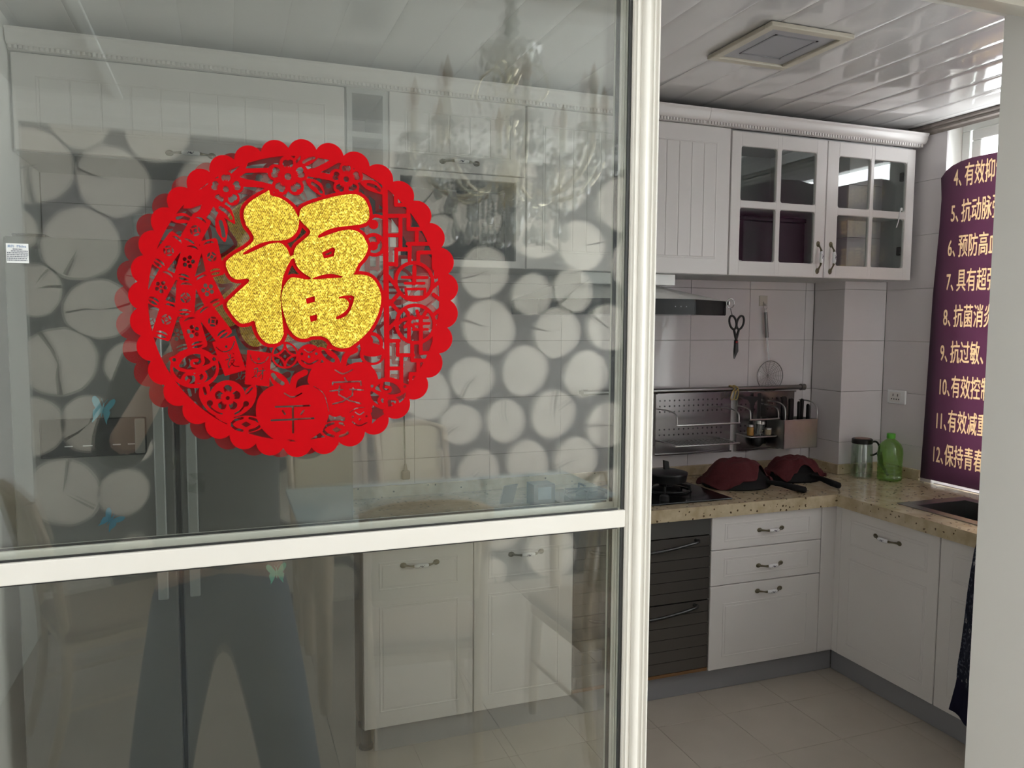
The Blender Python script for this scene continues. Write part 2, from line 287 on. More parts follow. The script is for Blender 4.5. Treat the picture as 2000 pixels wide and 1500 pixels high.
# strokes of the paper cut: a add, c cut, g gold, h hole in gold; E ellipse, P/Q polygon, S/C stroke; numbers in 0.1 mm on the sticker
OPS = [(s[0], s[1], [int(x) for x in s[2:].split(',')]) for s in (
    'aE10,1658,164,166,0;aE310,1637,166,169,0;aE603,1562,172,169,0;aE879,1435,175,172,0;aE1127,1257,181,172,0;aE1339,1034,183,174,0;aE1506,773,183,177,0;aE1619,481,186,177,0;aE1674,171,186,180,0;aE1667,-147,189,183,0;'
    'aE1600,-461,186,180,0;aE1473,-757,186,183,0;aE1293,-1026,183,180,0;aE1067,-1256,180,180,0;aE804,-1440,177,180,0;aE515,-1573,175,177,0;aE210,-1650,172,177,0;aE-99,-1672,169,174,0;aE-401,-1639,163,172,0;'
    'aE-687,-1554,160,169,0;aE-949,-1421,155,169,0;aE-1180,-1246,155,166,0;aE-1373,-1036,152,166,0;aE-1524,-798,149,163,0;aE-1631,-538,149,160,0;aE-1690,-264,146,160,0;aE-1701,15,143,157,0;aE-1665,294,146,157,0;'
    'aE-1582,564,146,157,0;aE-1454,818,146,157,0;aE-1285,1050,149,157,0;aE-1078,1253,152,160,0;aE-839,1420,155,160,0;aE-573,1546,158,160,0;aE-287,1627,161,163,0;'
    'aP1733,43,1731,-53,1722,-148,1709,-244,1690,-338,1665,-432,1636,-524,1601,-615,1561,-703,1517,-789,1468,-873,1414,-954,1356,-1032,1293,-1107,1227,-1178,1157,-1246,1084,-1309,1008,-1369,929,-1424,847,-1475,762,-1521,676,-1563,588,-1599,498,-1631,408,-1659,316,-1681,223,-1698,131,-1711,38,-1718,-55,-1721,-147,-1719,-238,-1712,-329,-1700,-418,-1684,-506,-1663,-592,-1638,-676,-1608,-758,-1575,-838,-1537,-916,-1495,-991,-1449,-1063,-1400,-1132,-1348,-1197,-1292,-1260,-1233,-1319,-1171,-1375,-1106,-1427,-1039,-1475,-969,-1520,-897,-1561,-823,-1598,-747,-1631,-669,-1659,-590,-1684,-510,-1705,-429,-1721,-346,-1733,-263,-1741,-180,-1745,-96,-1745,-12,-1740,72,-1732,156,-1719,239,-1702,322,-1681,404,-1656,484,-1627,564,-1594,643,-1557,720,-1517,795,-1473,868,-1425,939,-1374,1009,-1319,1075,-1261,1140,-1200,1201,-1135,1260,-1068,1315,-998,1368,-926,1417,-851,1463,-773,1505,-694,1544,-612,1578,-529,1609,-444,1636,-358,1658,-270,1676,-182,1690,-93,1699,-3,1704,87,1704,177,1700,267,1691,357,1677,445,1659,533,1636,620,1608,705,1576,789,1539,870,1498,949,1452,1026,1401,1100,1347,1171,1288,1239,1225,1303,1159,1364,1089,1421,1015,1473,938,1521,858,1565,775,1604,690,1638,602,1667,512,1691,421,1709,328,1723,234,1731,139;'
    'cP1621,41,1618,-50,1610,-141,1597,-232,1579,-323,1557,-412,1529,-500,1496,-586,1459,-671,1418,-754,1371,-834,1321,-911,1267,-986,1208,-1057,1147,-1125,1081,-1190,1013,-1251,941,-1308,867,-1361,790,-1409,711,-1454,630,-1494,548,-1529,463,-1560,378,-1587,292,-1608,205,-1625,118,-1637,31,-1645,-56,-1648,-143,-1646,-229,-1640,-314,-1629,-398,-1614,-481,-1594,-562,-1570,-642,-1542,-719,-1510,-794,-1474,-868,-1434,-938,-1391,-1006,-1344,-1071,-1293,-1134,-1240,-1193,-1183,-1249,-1124,-1302,-1062,-1351,-997,-1397,-930,-1439,-861,-1478,-790,-1513,-717,-1544,-643,-1571,-567,-1594,-489,-1614,-411,-1629,-332,-1641,-252,-1649,-172,-1652,-91,-1652,-11,-1648,70,-1640,151,-1628,231,-1612,310,-1592,389,-1568,467,-1541,544,-1509,619,-1475,693,-1436,765,-1394,836,-1349,904,-1301,971,-1249,1035,-1194,1097,-1136,1156,-1075,1212,-1012,1265,-946,1315,-877,1362,-806,1406,-733,1447,-658,1483,-581,1516,-502,1545,-422,1571,-341,1592,-258,1609,-175,1622,-91,1630,-6,1635,78,1635,163,1630,248,1621,332,1608,415,1590,498,1567,579,1540,659,1509,737,1473,814,1433,888,1389,960,1341,1029,1288,1096,1232,1159,1172,1219,1108,1276,1041,1329,970,1378,896,1423,820,1464,741,1500,659,1532,575,1559,489,1581,402,1598,313,1611,223,1618,133;'
    'aP-1274,972,-1235,1102,-1174,1138,-1075,1201,-939,1313,-771,1376,-638,1509,-561,1547,-581,1526,-614,1449,-487,1464,-334,1479,-335,1419,-463,1417,-615,1400,-716,1328,-667,1303,-490,1297,-363,1279,-332,1248,-389,1251,-668,1247,-743,1235,-918,1160,-981,1091,-1055,1036,-1190,977;'
    'aS31,-728,1334,-617,1302,-465,1286,-338,1261;aS36,-22,1508,56,1446,242,1426,403,1403;aS35,42,1446,162,1481,270,1542,365,1603,406,1626;aS24,-48,1519,5,1589,19,1657;'
    'aQ-48,1519,-9,1596,57,1646,127,1654,191,1643,152,1597,98,1552,25,1517;cC17,19,1565,76,1604,135,1624;aQ41,1379,136,1380,211,1337,243,1265,252,1190,192,1209,128,1243,67,1302;cC19,114,1333,174,1295,214,1241;'
    'aQ663,1386,764,1416,858,1396,911,1333,942,1259,875,1264,798,1283,715,1321;cC19,755,1364,831,1345,887,1301;aQ-87,1569,-80,1609,-59,1648,-32,1675,-6,1695,-13,1664,-27,1628,-53,1592;aE-824,1328,78,81,0;aE-716,1252,78,81,0;'
    'aE-761,1114,78,81,0;aE-896,1106,77,81,0;aE-935,1238,78,81,0;aE-827,1208,93,97,0;'
    'cP-862,1303,-874,1325,-868,1356,-842,1370,-823,1360,-805,1372,-779,1363,-774,1332,-787,1308,-801,1295,-809,1318,-819,1294,-824,1325,-830,1293,-839,1316,-849,1292;'
    'cP-748,1280,-730,1301,-700,1307,-682,1286,-687,1264,-671,1250,-674,1220,-701,1203,-727,1207,-741,1216,-722,1233,-747,1234,-720,1251,-750,1245,-731,1263,-755,1263;'
    'cP-743,1157,-719,1148,-707,1120,-722,1093,-744,1090,-753,1069,-781,1060,-802,1081,-804,1108,-800,1126,-780,1114,-785,1138,-763,1117,-775,1145,-755,1133,-760,1158;'
    'cP-853,1105,-857,1078,-879,1055,-906,1060,-914,1080,-936,1081,-949,1106,-936,1135,-912,1147,-895,1150,-901,1125,-881,1139,-894,1110,-872,1133,-878,1108,-857,1122;'
    'cP-926,1195,-951,1188,-977,1201,-979,1230,-963,1246,-967,1268,-948,1291,-918,1289,-902,1270,-896,1254,-920,1250,-902,1235,-931,1237,-905,1224,-929,1220,-912,1205;cE-827,1208,32,33,0;aE-155,1533,93,95,0;'
    'aE-24,1445,95,96,0;aE-77,1283,95,96,0;aE-241,1272,95,96,0;aE-288,1426,93,95,0;aE-157,1392,111,115,0;'
    'cP-200,1503,-215,1529,-208,1566,-177,1582,-155,1570,-132,1585,-101,1574,-95,1538,-111,1509,-127,1494,-138,1521,-149,1493,-155,1529,-163,1492,-173,1518,-185,1490;'
    'cP-63,1477,-42,1502,-6,1510,17,1485,10,1459,30,1442,27,1407,-6,1387,-37,1392,-54,1402,-32,1423,-61,1423,-28,1443,-65,1436,-42,1457,-72,1457;'
    'cP-56,1333,-28,1322,-12,1289,-30,1258,-57,1254,-67,1229,-101,1219,-127,1243,-130,1275,-125,1295,-100,1281,-106,1310,-80,1286,-95,1319,-70,1305,-77,1333;'
    'cP-189,1271,-193,1239,-219,1212,-252,1217,-262,1241,-288,1242,-305,1271,-289,1305,-260,1320,-240,1323,-247,1293,-222,1311,-238,1276,-211,1303,-218,1274,-193,1291;'
    'cP-277,1376,-308,1367,-339,1382,-341,1417,-322,1435,-327,1461,-304,1488,-269,1486,-248,1464,-241,1445,-270,1441,-248,1423,-284,1425,-253,1410,-281,1405,-260,1388;cE-157,1392,38,39,0;aE503,1525,80,80,0;aE615,1451,81,80,0;'
    'aE570,1316,81,81,0;aE431,1307,80,80,0;aE389,1436,80,80,0;aE501,1407,97,95,0;'
    'cP464,1499,451,1521,457,1552,484,1565,503,1555,522,1568,549,1558,554,1528,541,1505,527,1492,518,1514,508,1491,502,1521,496,1490,487,1512,477,1489;'
    'cP581,1478,599,1499,631,1505,650,1485,644,1462,661,1449,658,1420,631,1403,604,1407,589,1415,609,1432,584,1433,611,1450,580,1443,599,1461,574,1461;'
    'cP588,1358,613,1349,626,1321,611,1295,588,1292,579,1271,550,1263,528,1283,525,1309,530,1326,551,1315,545,1338,568,1319,555,1346,576,1334,571,1358;'
    'cP475,1306,472,1279,449,1256,421,1261,412,1281,390,1282,376,1306,389,1334,414,1346,431,1349,425,1325,446,1339,433,1310,456,1333,450,1308,471,1323;'
    'cP399,1393,373,1386,346,1399,344,1427,360,1443,356,1464,375,1487,406,1485,423,1467,430,1451,405,1448,423,1433,393,1435,420,1422,395,1418,414,1403;cE501,1407,33,32,0;aS31,-998,1116,-1043,1036,-1082,931;'
    'aS28,-1018,1038,-968,1092,-896,1045;aP-1043,1036,-998,1110,-956,1093,-945,1042,-1002,935,-1059,855,-1108,865;cE-1000,1058,27,18,0;cS11,-1032,972,-1064,913;'
    'aQ-969,1053,-867,1050,-784,999,-750,916,-739,831,-800,860,-867,905,-936,971;cC20,-889,1001,-822,956,-780,892;aQ-910,940,-844,876,-816,784,-825,698,-849,624,-898,677,-937,750,-946,847;cC21,-890,846,-871,768,-860,694;'
    'aQ-1407,854,-1341,910,-1267,924,-1208,894,-1163,849,-1214,826,-1277,811,-1350,815;cC18,-1333,865,-1271,873,-1216,860;aS39,-1163,855,-1059,961,-1000,1036;'
    'aP-1150,937,-993,853,-993,823,-1146,532,-1172,516,-1324,600,-1325,631,-1174,919;cP-1155,882,-1116,891,-1080,880,-1050,856,-1036,817,-1065,842,-1092,857,-1119,871;'
    'cP-1278,646,-1242,650,-1207,637,-1177,615,-1160,581,-1192,599,-1218,616,-1246,629;cP-1285,620,-1226,601,-1178,561,-1211,559,-1242,571,-1268,591;cE-1155,737,56,59,0;'
    'aS6,-1182,684,-1174,697,-1162,707,-1149,714,-1135,717,-1120,716,-1107,711;aS6,-1202,763,-1191,755,-1182,743,-1177,729,-1175,714,-1177,699,-1182,685;'
    'aS6,-1127,790,-1135,777,-1147,767,-1160,760,-1174,757,-1189,758,-1202,763;aS6,-1106,711,-1118,719,-1127,731,-1132,745,-1134,760,-1132,775,-1127,789;'
    'aP-1388,723,-1248,614,-1252,584,-1464,285,-1491,273,-1625,381,-1622,412,-1413,710;cP-1400,669,-1361,672,-1328,655,-1303,626,-1294,586,-1319,615,-1342,634,-1367,652;'
    'cP-1575,419,-1539,417,-1508,399,-1482,372,-1470,336,-1499,359,-1521,380,-1546,397;cP-1585,395,-1531,366,-1490,318,-1522,323,-1550,339,-1572,363;cE-1431,507,54,58,0;'
    'aS6,-1465,459,-1455,470,-1443,479,-1429,483,-1415,484,-1401,481,-1389,474;aS6,-1474,541,-1464,531,-1457,518,-1454,503,-1454,488,-1458,473,-1465,460;'
    'aS6,-1398,555,-1408,544,-1420,536,-1434,531,-1448,530,-1461,534,-1474,540;aS6,-1389,474,-1399,484,-1406,497,-1409,511,-1409,526,-1405,541,-1398,555;'
    'aP-1105,623,-948,667,-929,645,-862,292,-873,262,-1027,222,-1048,244,-1113,594;cP-1078,579,-1055,612,-1023,629,-989,631,-956,613,-991,611,-1019,604,-1046,595;'
    'cP-1023,287,-999,315,-967,329,-932,332,-900,319,-934,311,-962,306,-990,296;cP-1013,263,-959,289,-901,292,-924,269,-953,256,-983,253;cE-991,456,51,54,0;aS5,-981,404,-982,418,-979,432,-974,444,-965,455,-954,464,-942,469;'
    'aS5,-1040,443,-1027,444,-1014,442,-1003,437,-993,429,-985,418,-981,405;aS5,-1001,507,-1000,494,-1002,480,-1008,467,-1016,456,-1027,448,-1039,443;aS5,-941,469,-954,467,-967,469,-979,475,-989,483,-996,494,-1000,507;'
    'aP-1502,331,-1352,248,-1353,218,-1521,-110,-1546,-126,-1690,-42,-1692,-12,-1525,314;cP-1507,277,-1469,286,-1435,275,-1407,251,-1393,213,-1421,237,-1447,252,-1473,266;'
    'cP-1647,3,-1612,7,-1578,-5,-1550,-28,-1534,-62,-1565,-43,-1589,-26,-1616,-14;cP-1653,-23,-1597,-41,-1551,-82,-1583,-83,-1612,-71,-1637,-51;cE-1496,156,21,23,0;cE-1474,106,21,23,0;cE-1513,65,21,23,0;cE-1558,91,21,23,0;'
    'cE-1548,147,21,23,0;cE-1518,113,15,16,0;aP-1261,614,-1088,567,-1083,538,-1191,170,-1213,149,-1380,197,-1388,227,-1281,592;cP-1254,560,-1217,577,-1179,575,-1146,558,-1123,524,-1157,541,-1187,550,-1217,557;'
    'cP-1344,252,-1309,264,-1272,259,-1238,243,-1214,214,-1250,225,-1279,236,-1309,242;cP-1346,225,-1283,220,-1228,191,-1260,183,-1293,187,-1323,201;cE-1218,442,22,23,0;cE-1186,397,22,24,0;cE-1218,347,22,23,0;'
    'cE-1270,362,22,23,0;cE-1270,420,22,23,0;cE-1233,394,16,17,0;aP-1202,215,-1038,309,-1015,292,-867,-23,-871,-55,-1033,-145,-1059,-129,-1204,185;'
    'cP-1162,182,-1145,221,-1114,247,-1077,260,-1037,253,-1074,240,-1103,224,-1131,208;cP-1041,-79,-1021,-44,-989,-20,-953,-6,-915,-9,-950,-28,-980,-41,-1007,-60;cP-1025,-99,-972,-57,-910,-35,-930,-65,-958,-87,-991,-99;'
    'cE-1063,137,22,24,0;cE-1008,129,22,24,0;cE-1000,71,22,24,0;cE-1050,42,22,24,0;cE-1089,84,22,24,0;cE-1042,93,16,17,0;aP-1496,-24,-1332,-78,-1327,-108,-1439,-462,-1462,-482,-1620,-427,-1627,-397,-1516,-46;'
    'cP-1491,-79,-1455,-63,-1419,-67,-1387,-85,-1367,-120,-1399,-102,-1427,-92,-1455,-83;cP-1584,-374,-1550,-364,-1514,-370,-1482,-387,-1460,-417,-1494,-405,-1521,-392,-1550,-385;'
    'cP-1586,-401,-1527,-409,-1474,-440,-1505,-447,-1537,-441,-1565,-426;cE-1474,-242,53,57,0;aS5,-1491,-297,-1485,-283,-1476,-272,-1465,-263,-1452,-258,-1438,-256,-1424,-258;'
    'aS5,-1524,-225,-1512,-231,-1502,-240,-1494,-252,-1489,-266,-1489,-281,-1491,-296;aS5,-1457,-186,-1463,-200,-1472,-212,-1483,-220,-1496,-226,-1510,-227,-1524,-225;'
    'aS5,-1424,-259,-1436,-252,-1446,-243,-1454,-231,-1459,-217,-1460,-202,-1457,-187;aP-1344,190,-1170,182,-1159,155,-1187,-192,-1205,-218,-1375,-208,-1388,-180,-1360,164;'
    'cP-1328,138,-1296,164,-1259,169,-1223,161,-1195,133,-1231,141,-1261,144,-1291,144;cP-1351,-147,-1319,-127,-1283,-123,-1247,-131,-1218,-154,-1255,-151,-1285,-147,-1315,-148;'
    'cP-1347,-173,-1286,-164,-1227,-180,-1256,-195,-1289,-198,-1321,-191;cE-1273,-1,54,58,0;aS5,-1278,-59,-1275,-44,-1268,-30,-1259,-19,-1247,-10,-1234,-5,-1220,-4;'
    'aS5,-1326,2,-1313,-1,-1300,-7,-1290,-17,-1283,-29,-1278,-43,-1277,-58;aS5,-1268,57,-1271,42,-1278,28,-1287,17,-1299,8,-1312,3,-1326,2;aS5,-1219,-4,-1233,-1,-1245,5,-1256,15,-1263,27,-1267,41,-1268,56;'
    'aP-1337,-230,-1163,-170,-1143,-191,-1057,-513,-1066,-544,-1238,-600,-1260,-579,-1344,-260;cP-1304,-271,-1280,-236,-1246,-216,-1208,-211,-1171,-226,-1209,-232,-1240,-241,-1269,-252;'
    'cP-1235,-533,-1210,-503,-1175,-485,-1137,-479,-1101,-489,-1138,-501,-1169,-508,-1198,-521;cP-1222,-556,-1164,-525,-1100,-517,-1125,-542,-1156,-558,-1189,-563;cE-1217,-325,22,24,0;cE-1165,-344,22,24,0;'
    'cE-1167,-404,22,24,0;cE-1221,-422,22,24,0;cE-1251,-373,22,24,0;cE-1204,-374,16,17,0;aP-1176,-158,-1037,-45,-1011,-57,-800,-356,-798,-388,-936,-499,-964,-488,-1172,-188;'
    'cP-1132,-185,-1122,-144,-1097,-115,-1064,-97,-1025,-98,-1058,-116,-1083,-135,-1107,-156;cP-957,-436,-944,-400,-918,-371,-885,-352,-849,-350,-878,-373,-905,-390,-927,-412;'
    'cP-937,-454,-895,-404,-839,-375,-852,-407,-876,-432,-904,-449;cE-994,-262,53,57,0;aS5,-963,-307,-970,-294,-973,-280,-973,-265,-969,-251,-962,-238,-952,-227;'
    'aS5,-1038,-297,-1026,-289,-1012,-285,-998,-285,-985,-289,-973,-296,-963,-307;aS5,-1026,-217,-1019,-230,-1016,-244,-1016,-259,-1020,-273,-1027,-286,-1037,-297;'
    'aS5,-951,-227,-963,-234,-977,-238,-991,-238,-1004,-235,-1016,-228,-1026,-217;aE-1197,-782,255,225,0;aP-1460,-665,-1417,-645,-1342,-619,-1042,-622,-954,-650,-943,-704,-1008,-785,-1383,-780,-1432,-739;'
    'cQ-1358,-753,-1294,-660,-1193,-623,-1106,-642,-1032,-717,-1121,-763,-1222,-796,-1309,-787;cQ-1420,-766,-1347,-814,-1223,-836,-1097,-818,-982,-752,-984,-840,-1036,-907,-1126,-953,-1239,-957,-1337,-915,-1404,-846;'
    'aC18,-1119,-648,-1108,-716,-1159,-763,-1221,-748,-1220,-701,-1170,-695;aC20,-1187,-864,-1123,-824,-1086,-879,-1125,-933,-1175,-918,-1162,-885;aC18,-1224,-850,-1286,-848,-1325,-902,-1288,-943,-1263,-916;'
    'aS14,-1173,-837,-1189,-959;cE-1406,-686,20,21,0;cE-993,-683,20,22,0;aP-1010,-496,-770,-420,-654,-811,-882,-876;cC6,-968,-548,-921,-591,-864,-600,-805,-565,-771,-483;cE-861,-544,14,15,0;cS5,-845,-623,-833,-658;'
    'cS5,-872,-696,-788,-665;cC5,-817,-633,-827,-692,-847,-740,-835,-788;cC5,-814,-706,-775,-693,-796,-733,-835,-774;cC6,-815,-726,-777,-765,-729,-771;cS5,-793,-617,-781,-628;aP-637,-581,-377,-620,-405,-1006,-673,-974;'
    'cC6,-604,-643,-587,-702,-528,-738,-455,-724,-408,-662;cE-514,-684,16,17,0;cC6,-569,-806,-529,-792,-540,-862,-591,-902;cS5,-560,-827,-561,-861;cS5,-557,-871,-538,-899;cS6,-517,-827,-447,-817;'
    'cS6,-470,-786,-475,-911,-496,-922;cS5,-473,-835,-518,-890;aE-224,-647,150,155,0;cE-224,-647,129,134,0;aS12,-227,-782,-222,-747,-208,-715,-187,-687,-160,-666,-129,-653,-95,-648;'
    'aS12,-353,-646,-320,-651,-290,-664,-263,-685,-243,-713,-231,-746,-226,-780;aS12,-222,-512,-227,-547,-240,-579,-261,-607,-288,-628,-319,-641,-352,-646;'
    'aS12,-94,-648,-128,-643,-159,-630,-185,-608,-205,-580,-218,-548,-222,-514;aE52,-664,143,145,0;cC7,-6,-581,53,-617,115,-582;cE-34,-633,16,17,0;cE131,-632,17,17,0;cE49,-666,17,17,0;cC9,-38,-708,51,-754,148,-707;'
    'aQ-1143,-980,-1094,-961,-1045,-996,-1041,-1092,-1011,-1202,-859,-1276,-702,-1212,-660,-1102,-666,-1046,-592,-985,-547,-1007,-549,-1119,-597,-1229,-691,-1309,-796,-1347,-925,-1349,-1039,-1297,-1119,-1199,-1161,-1088;'
    'aE-858,-1135,197,211,0;cP-893,-1049,-902,-1006,-877,-980,-855,-977,-833,-981,-809,-1008,-820,-1051,-833,-1064,-842,-1031,-851,-1063,-856,-1027,-862,-1063,-871,-1030,-880,-1063;'
    'cP-799,-1068,-764,-1044,-733,-1063,-723,-1084,-720,-1107,-737,-1141,-778,-1142,-794,-1133,-767,-1114,-800,-1114,-768,-1098,-803,-1103,-776,-1084,-808,-1085;'
    'cP-787,-1169,-756,-1197,-762,-1235,-778,-1251,-798,-1261,-833,-1254,-847,-1212,-844,-1193,-819,-1215,-829,-1183,-805,-1210,-820,-1176,-795,-1198,-805,-1165;'
    'cP-873,-1211,-889,-1252,-924,-1257,-943,-1246,-958,-1229,-963,-1191,-931,-1164,-913,-1162,-924,-1194,-899,-1174,-915,-1206,-890,-1181,-901,-1213,-876,-1192;'
    'cP-938,-1137,-979,-1134,-994,-1100,-990,-1077,-980,-1056,-948,-1040,-914,-1065,-907,-1082,-938,-1080,-913,-1100,-946,-1093,-916,-1111,-948,-1109,-922,-1129;cE-858,-1127,22,23,0;cS16,-1106,-1008,-1091,-1070;'
    'cC9,-1062,-1200,-1044,-1228,-975,-1286,-924,-1304;cC10,-782,-1309,-716,-1267,-662,-1185;cE-1049,-1180,33,35,0;cE-662,-1199,32,33,0;cS10,-593,-1020,-647,-1081;aP-1001,-1333,-821,-1339,-770,-1376,-849,-1428,-938,-1383;'
    'aE-667,-1436,204,100,0;cC15,-818,-1415,-777,-1381,-706,-1362;cC15,-513,-1426,-554,-1390,-625,-1365;cC15,-819,-1444,-779,-1481,-709,-1506;cC15,-514,-1457,-556,-1490,-628,-1510;'
    'cP-724,-1433,-666,-1401,-610,-1438,-668,-1470;aQ434,-792,606,-737,750,-768,843,-893,857,-1054,789,-1258,774,-1346,513,-1395,272,-1357,191,-1125,136,-1037,61,-1007,27,-935,84,-801,224,-732,364,-755;'
    'aC34,434,-799,478,-656,586,-592;aQ406,-770,296,-773,210,-723,175,-640,164,-554,236,-569,312,-604,381,-674;cC23,324,-715,256,-670,209,-610;aS21,268,-555,493,-599;cC9,346,-827,440,-874,548,-827;cS9,454,-922,475,-959;'
    'cS10,315,-1001,315,-973,647,-969,649,-1015;cS9,283,-1077,431,-1062;cS9,517,-1061,675,-1075;cS9,396,-1022,385,-1123,515,-1199,644,-1236;cS9,553,-1047,545,-1134,430,-1206,313,-1232;aE974,-1124,249,197,0;'
    'aP1238,-1027,1195,-1008,1121,-982,830,-976,747,-998,734,-1045,793,-1119,1157,-1128,1206,-1093;cQ1133,-1103,1072,-1017,975,-981,890,-995,818,-1059,902,-1104,998,-1136,1083,-1132;'
    'cQ1194,-1117,1120,-1158,998,-1173,877,-1151,770,-1088,769,-1166,816,-1228,900,-1273,1009,-1282,1107,-1249,1175,-1190;aC18,902,-1001,890,-1061,938,-1104,998,-1094,999,-1052,950,-1044;'
    'aC20,961,-1196,901,-1158,865,-1205,900,-1254,949,-1244,937,-1213;aC18,998,-1185,1059,-1186,1095,-1236,1058,-1271,1034,-1246;aS14,949,-1171,961,-1281;cE1182,-1044,20,19,0;cE782,-1029,19,19,0;'
    'cP244,-1392,314,-1395,399,-1373,442,-1400,488,-1379,477,-1452,427,-1435,370,-1455,243,-1440;aE355,-1541,198,109,0;cC16,207,-1519,247,-1483,316,-1462;cC16,504,-1531,465,-1491,395,-1465;cC16,206,-1551,245,-1591,314,-1618;'
    'cC16,504,-1564,464,-1601,393,-1622;cP299,-1539,355,-1504,410,-1544,354,-1578;aP486,-1263,659,-1254,759,-1345,802,-1494,728,-1579,511,-1599,441,-1480;cC6,514,-1337,586,-1293,687,-1284;cC7,578,-1339,628,-1370,679,-1342;'
    'cE546,-1393,14,15,0;cE711,-1392,15,15,0;cE631,-1429,14,15,0;cC9,541,-1454,620,-1504,715,-1468;cP774,-1280,906,-1328,928,-1373,832,-1436,773,-1493,788,-1376;'
    'aQ-152,-1052,-42,-1002,95,-1008,219,-1125,270,-1314,214,-1499,101,-1610,-52,-1667,-189,-1632,-284,-1656,-418,-1579,-522,-1441,-558,-1272,-509,-1106,-381,-1004,-246,-997;cC5,95,-1016,212,-1111,266,-1314;'
    'aC36,-150,-1059,-116,-918,-2,-850;aQ-179,-1030,-284,-1031,-364,-980,-396,-899,-404,-815,-336,-831,-264,-867,-200,-935;cC23,-256,-975,-319,-929,-362,-870;cC9,-237,-1089,-147,-1137,-44,-1094;cS11,-338,-1244,44,-1242;'
    'cS11,-388,-1401,90,-1394;cS12,-145,-1243,-147,-1553;cS11,-262,-1293,-236,-1332;cS11,-26,-1301,-54,-1340;cP-203,-1656,-155,-1638,-107,-1661;aP922,1486,987,1491,999,-956,935,-955;aS23,985,1009,1241,1022;'
    'aS23,1140,1017,1138,635;aS23,1002,779,1139,784;aS23,1238,1169,1237,864,1408,872;aS23,1339,869,1338,688;aS23,1227,687,1568,701;aS23,1251,688,1250,486;aS23,1356,471,1357,589,1577,597;aS23,1087,1303,1086,1143,1242,1151;'
    'aS23,1091,441,981,438;aS23,1085,427,1087,616,1258,622;aS23,1545,696,1552,404;aS23,956,-484,1113,-484;aS23,1098,-484,1097,-658,1290,-660;aS23,1277,-499,1276,-724,1574,-728;aS23,1384,-518,1384,-633,1574,-634;'
    'aS23,1142,-664,1140,-1032;aS23,978,-818,1145,-820;aS23,1253,-1146,1255,-890,1449,-894;aS23,1351,-731,1351,-892;aS23,1556,-407,1555,-631;aS23,986,294,1098,156;aS23,996,-44,1116,84;aS23,996,-8,1134,-152;'
    'aS23,1547,83,1700,-35,1547,-167;aS23,1529,165,1691,298;aS23,1575,-240,1710,-351;aS23,994,-335,1096,-234;aS23,1577,441,1576,295;aS23,1681,297,1704,-35;aS23,1700,-35,1681,-342;aS23,1565,-333,1556,-426;aE1307,237,251,247,0;'
    'cE1307,237,207,204,0;aE1321,-279,259,251,0;cE1321,-279,214,207,0;aS25,1309,412,1306,215;aS18,1158,284,1463,288;aS16,1191,213,1430,218;aS16,1200,144,1443,149,1434,53,1213,49,1200,144;aS23,1208,-124,1230,-169;'
    'aS21,1142,-234,1282,-196,1188,-316;aS23,1241,-251,1236,-472;aS18,1272,-288,1300,-325;aS21,1339,-122,1357,-186;aS21,1448,-131,1418,-186;aS18,1301,-209,1471,-200;aS18,1310,-279,1489,-270;aS16,1291,-348,1470,-343;'
    'aS25,1387,-195,1386,-518;aS18,1086,-298,1152,-234;aC20,760,948,832,1001,922,988;aE817,898,56,55,0;aS18,769,931,795,879;aE820,659,142,140,0;cE820,659,98,97,0;aE811,646,54,53,0;aC18,811,646,874,697,848,767;'
    'aE780,-516,140,140,0;cE780,-516,97,97,0;aE733,-479,65,65,0;aS27,675,-551,747,-561;aE791,-643,153,132,0;cE791,-661,109,87,0;aE786,-615,135,58,0;'
    'gQ-367,1222,-350,1168,-240,1140,-120,1056,-57,945,-45,869,-76,769,-153,692,-262,664,-357,658,-464,628,-565,575,-652,517,-659,496,-626,497,-492,564,-371,622,-263,638,-195,592,-158,514,-143,451,-185,372,-235,237,-255,96,-264,11,-241,-328,-239,-413,-282,-487,-350,-515,-432,-498,-498,-427,-534,-343,-555,-252,-628,-276,-708,-277,-785,-191,-842,-94,-834,-39,-781,17,-673,123,-606,187,-621,225,-724,212,-789,240,-833,319,-844,394,-817,436,-738,500,-638,562,-568,624,-541,673,-562,741,-620,821,-646,929,-629,1012,-568,1086,-488,1146,-407,1196;'
    'gQ-39,953,-21,1031,45,1080,185,1138,383,1202,554,1236,647,1225,719,1169,758,1073,763,987,739,931,666,893,450,857,307,822,194,760,166,731,186,714,307,762,449,811,564,822,665,781,722,696,744,617,699,507,625,418,588,330,573,300,660,303,748,287,814,241,865,161,898,44,878,-103,817,-251,727,-384,594,-505,506,-560,405,-568,319,-530,263,-460,192,-428,79,-428,23,-452,-61,-449,-143,-385,-196,-285,-235,-144,-253,-17,-242,96,-199,185,-139,247,-50,242,54,227,75,252,6,297,-62,362,-99,445,-107,536,-72,615,12,689,75,755,69,804,1,871,-40,921;'
    'gS13,-60,928,-19,925;gS16,-157,464,-94,497;hQ96,235,174,276,273,300,358,298,450,268,315,251;hP208,545,336,612,364,593,346,507,232,477;hP16,9,121,43,124,-28,29,-53;hP58,-194,146,-169,143,-241,68,-263;'
    'hQ405,36,484,55,573,46,563,-34,525,-129,467,-195,373,-228,366,-199,438,-159,497,-100,512,-35,469,16,404,19;'
).split(';') if s]
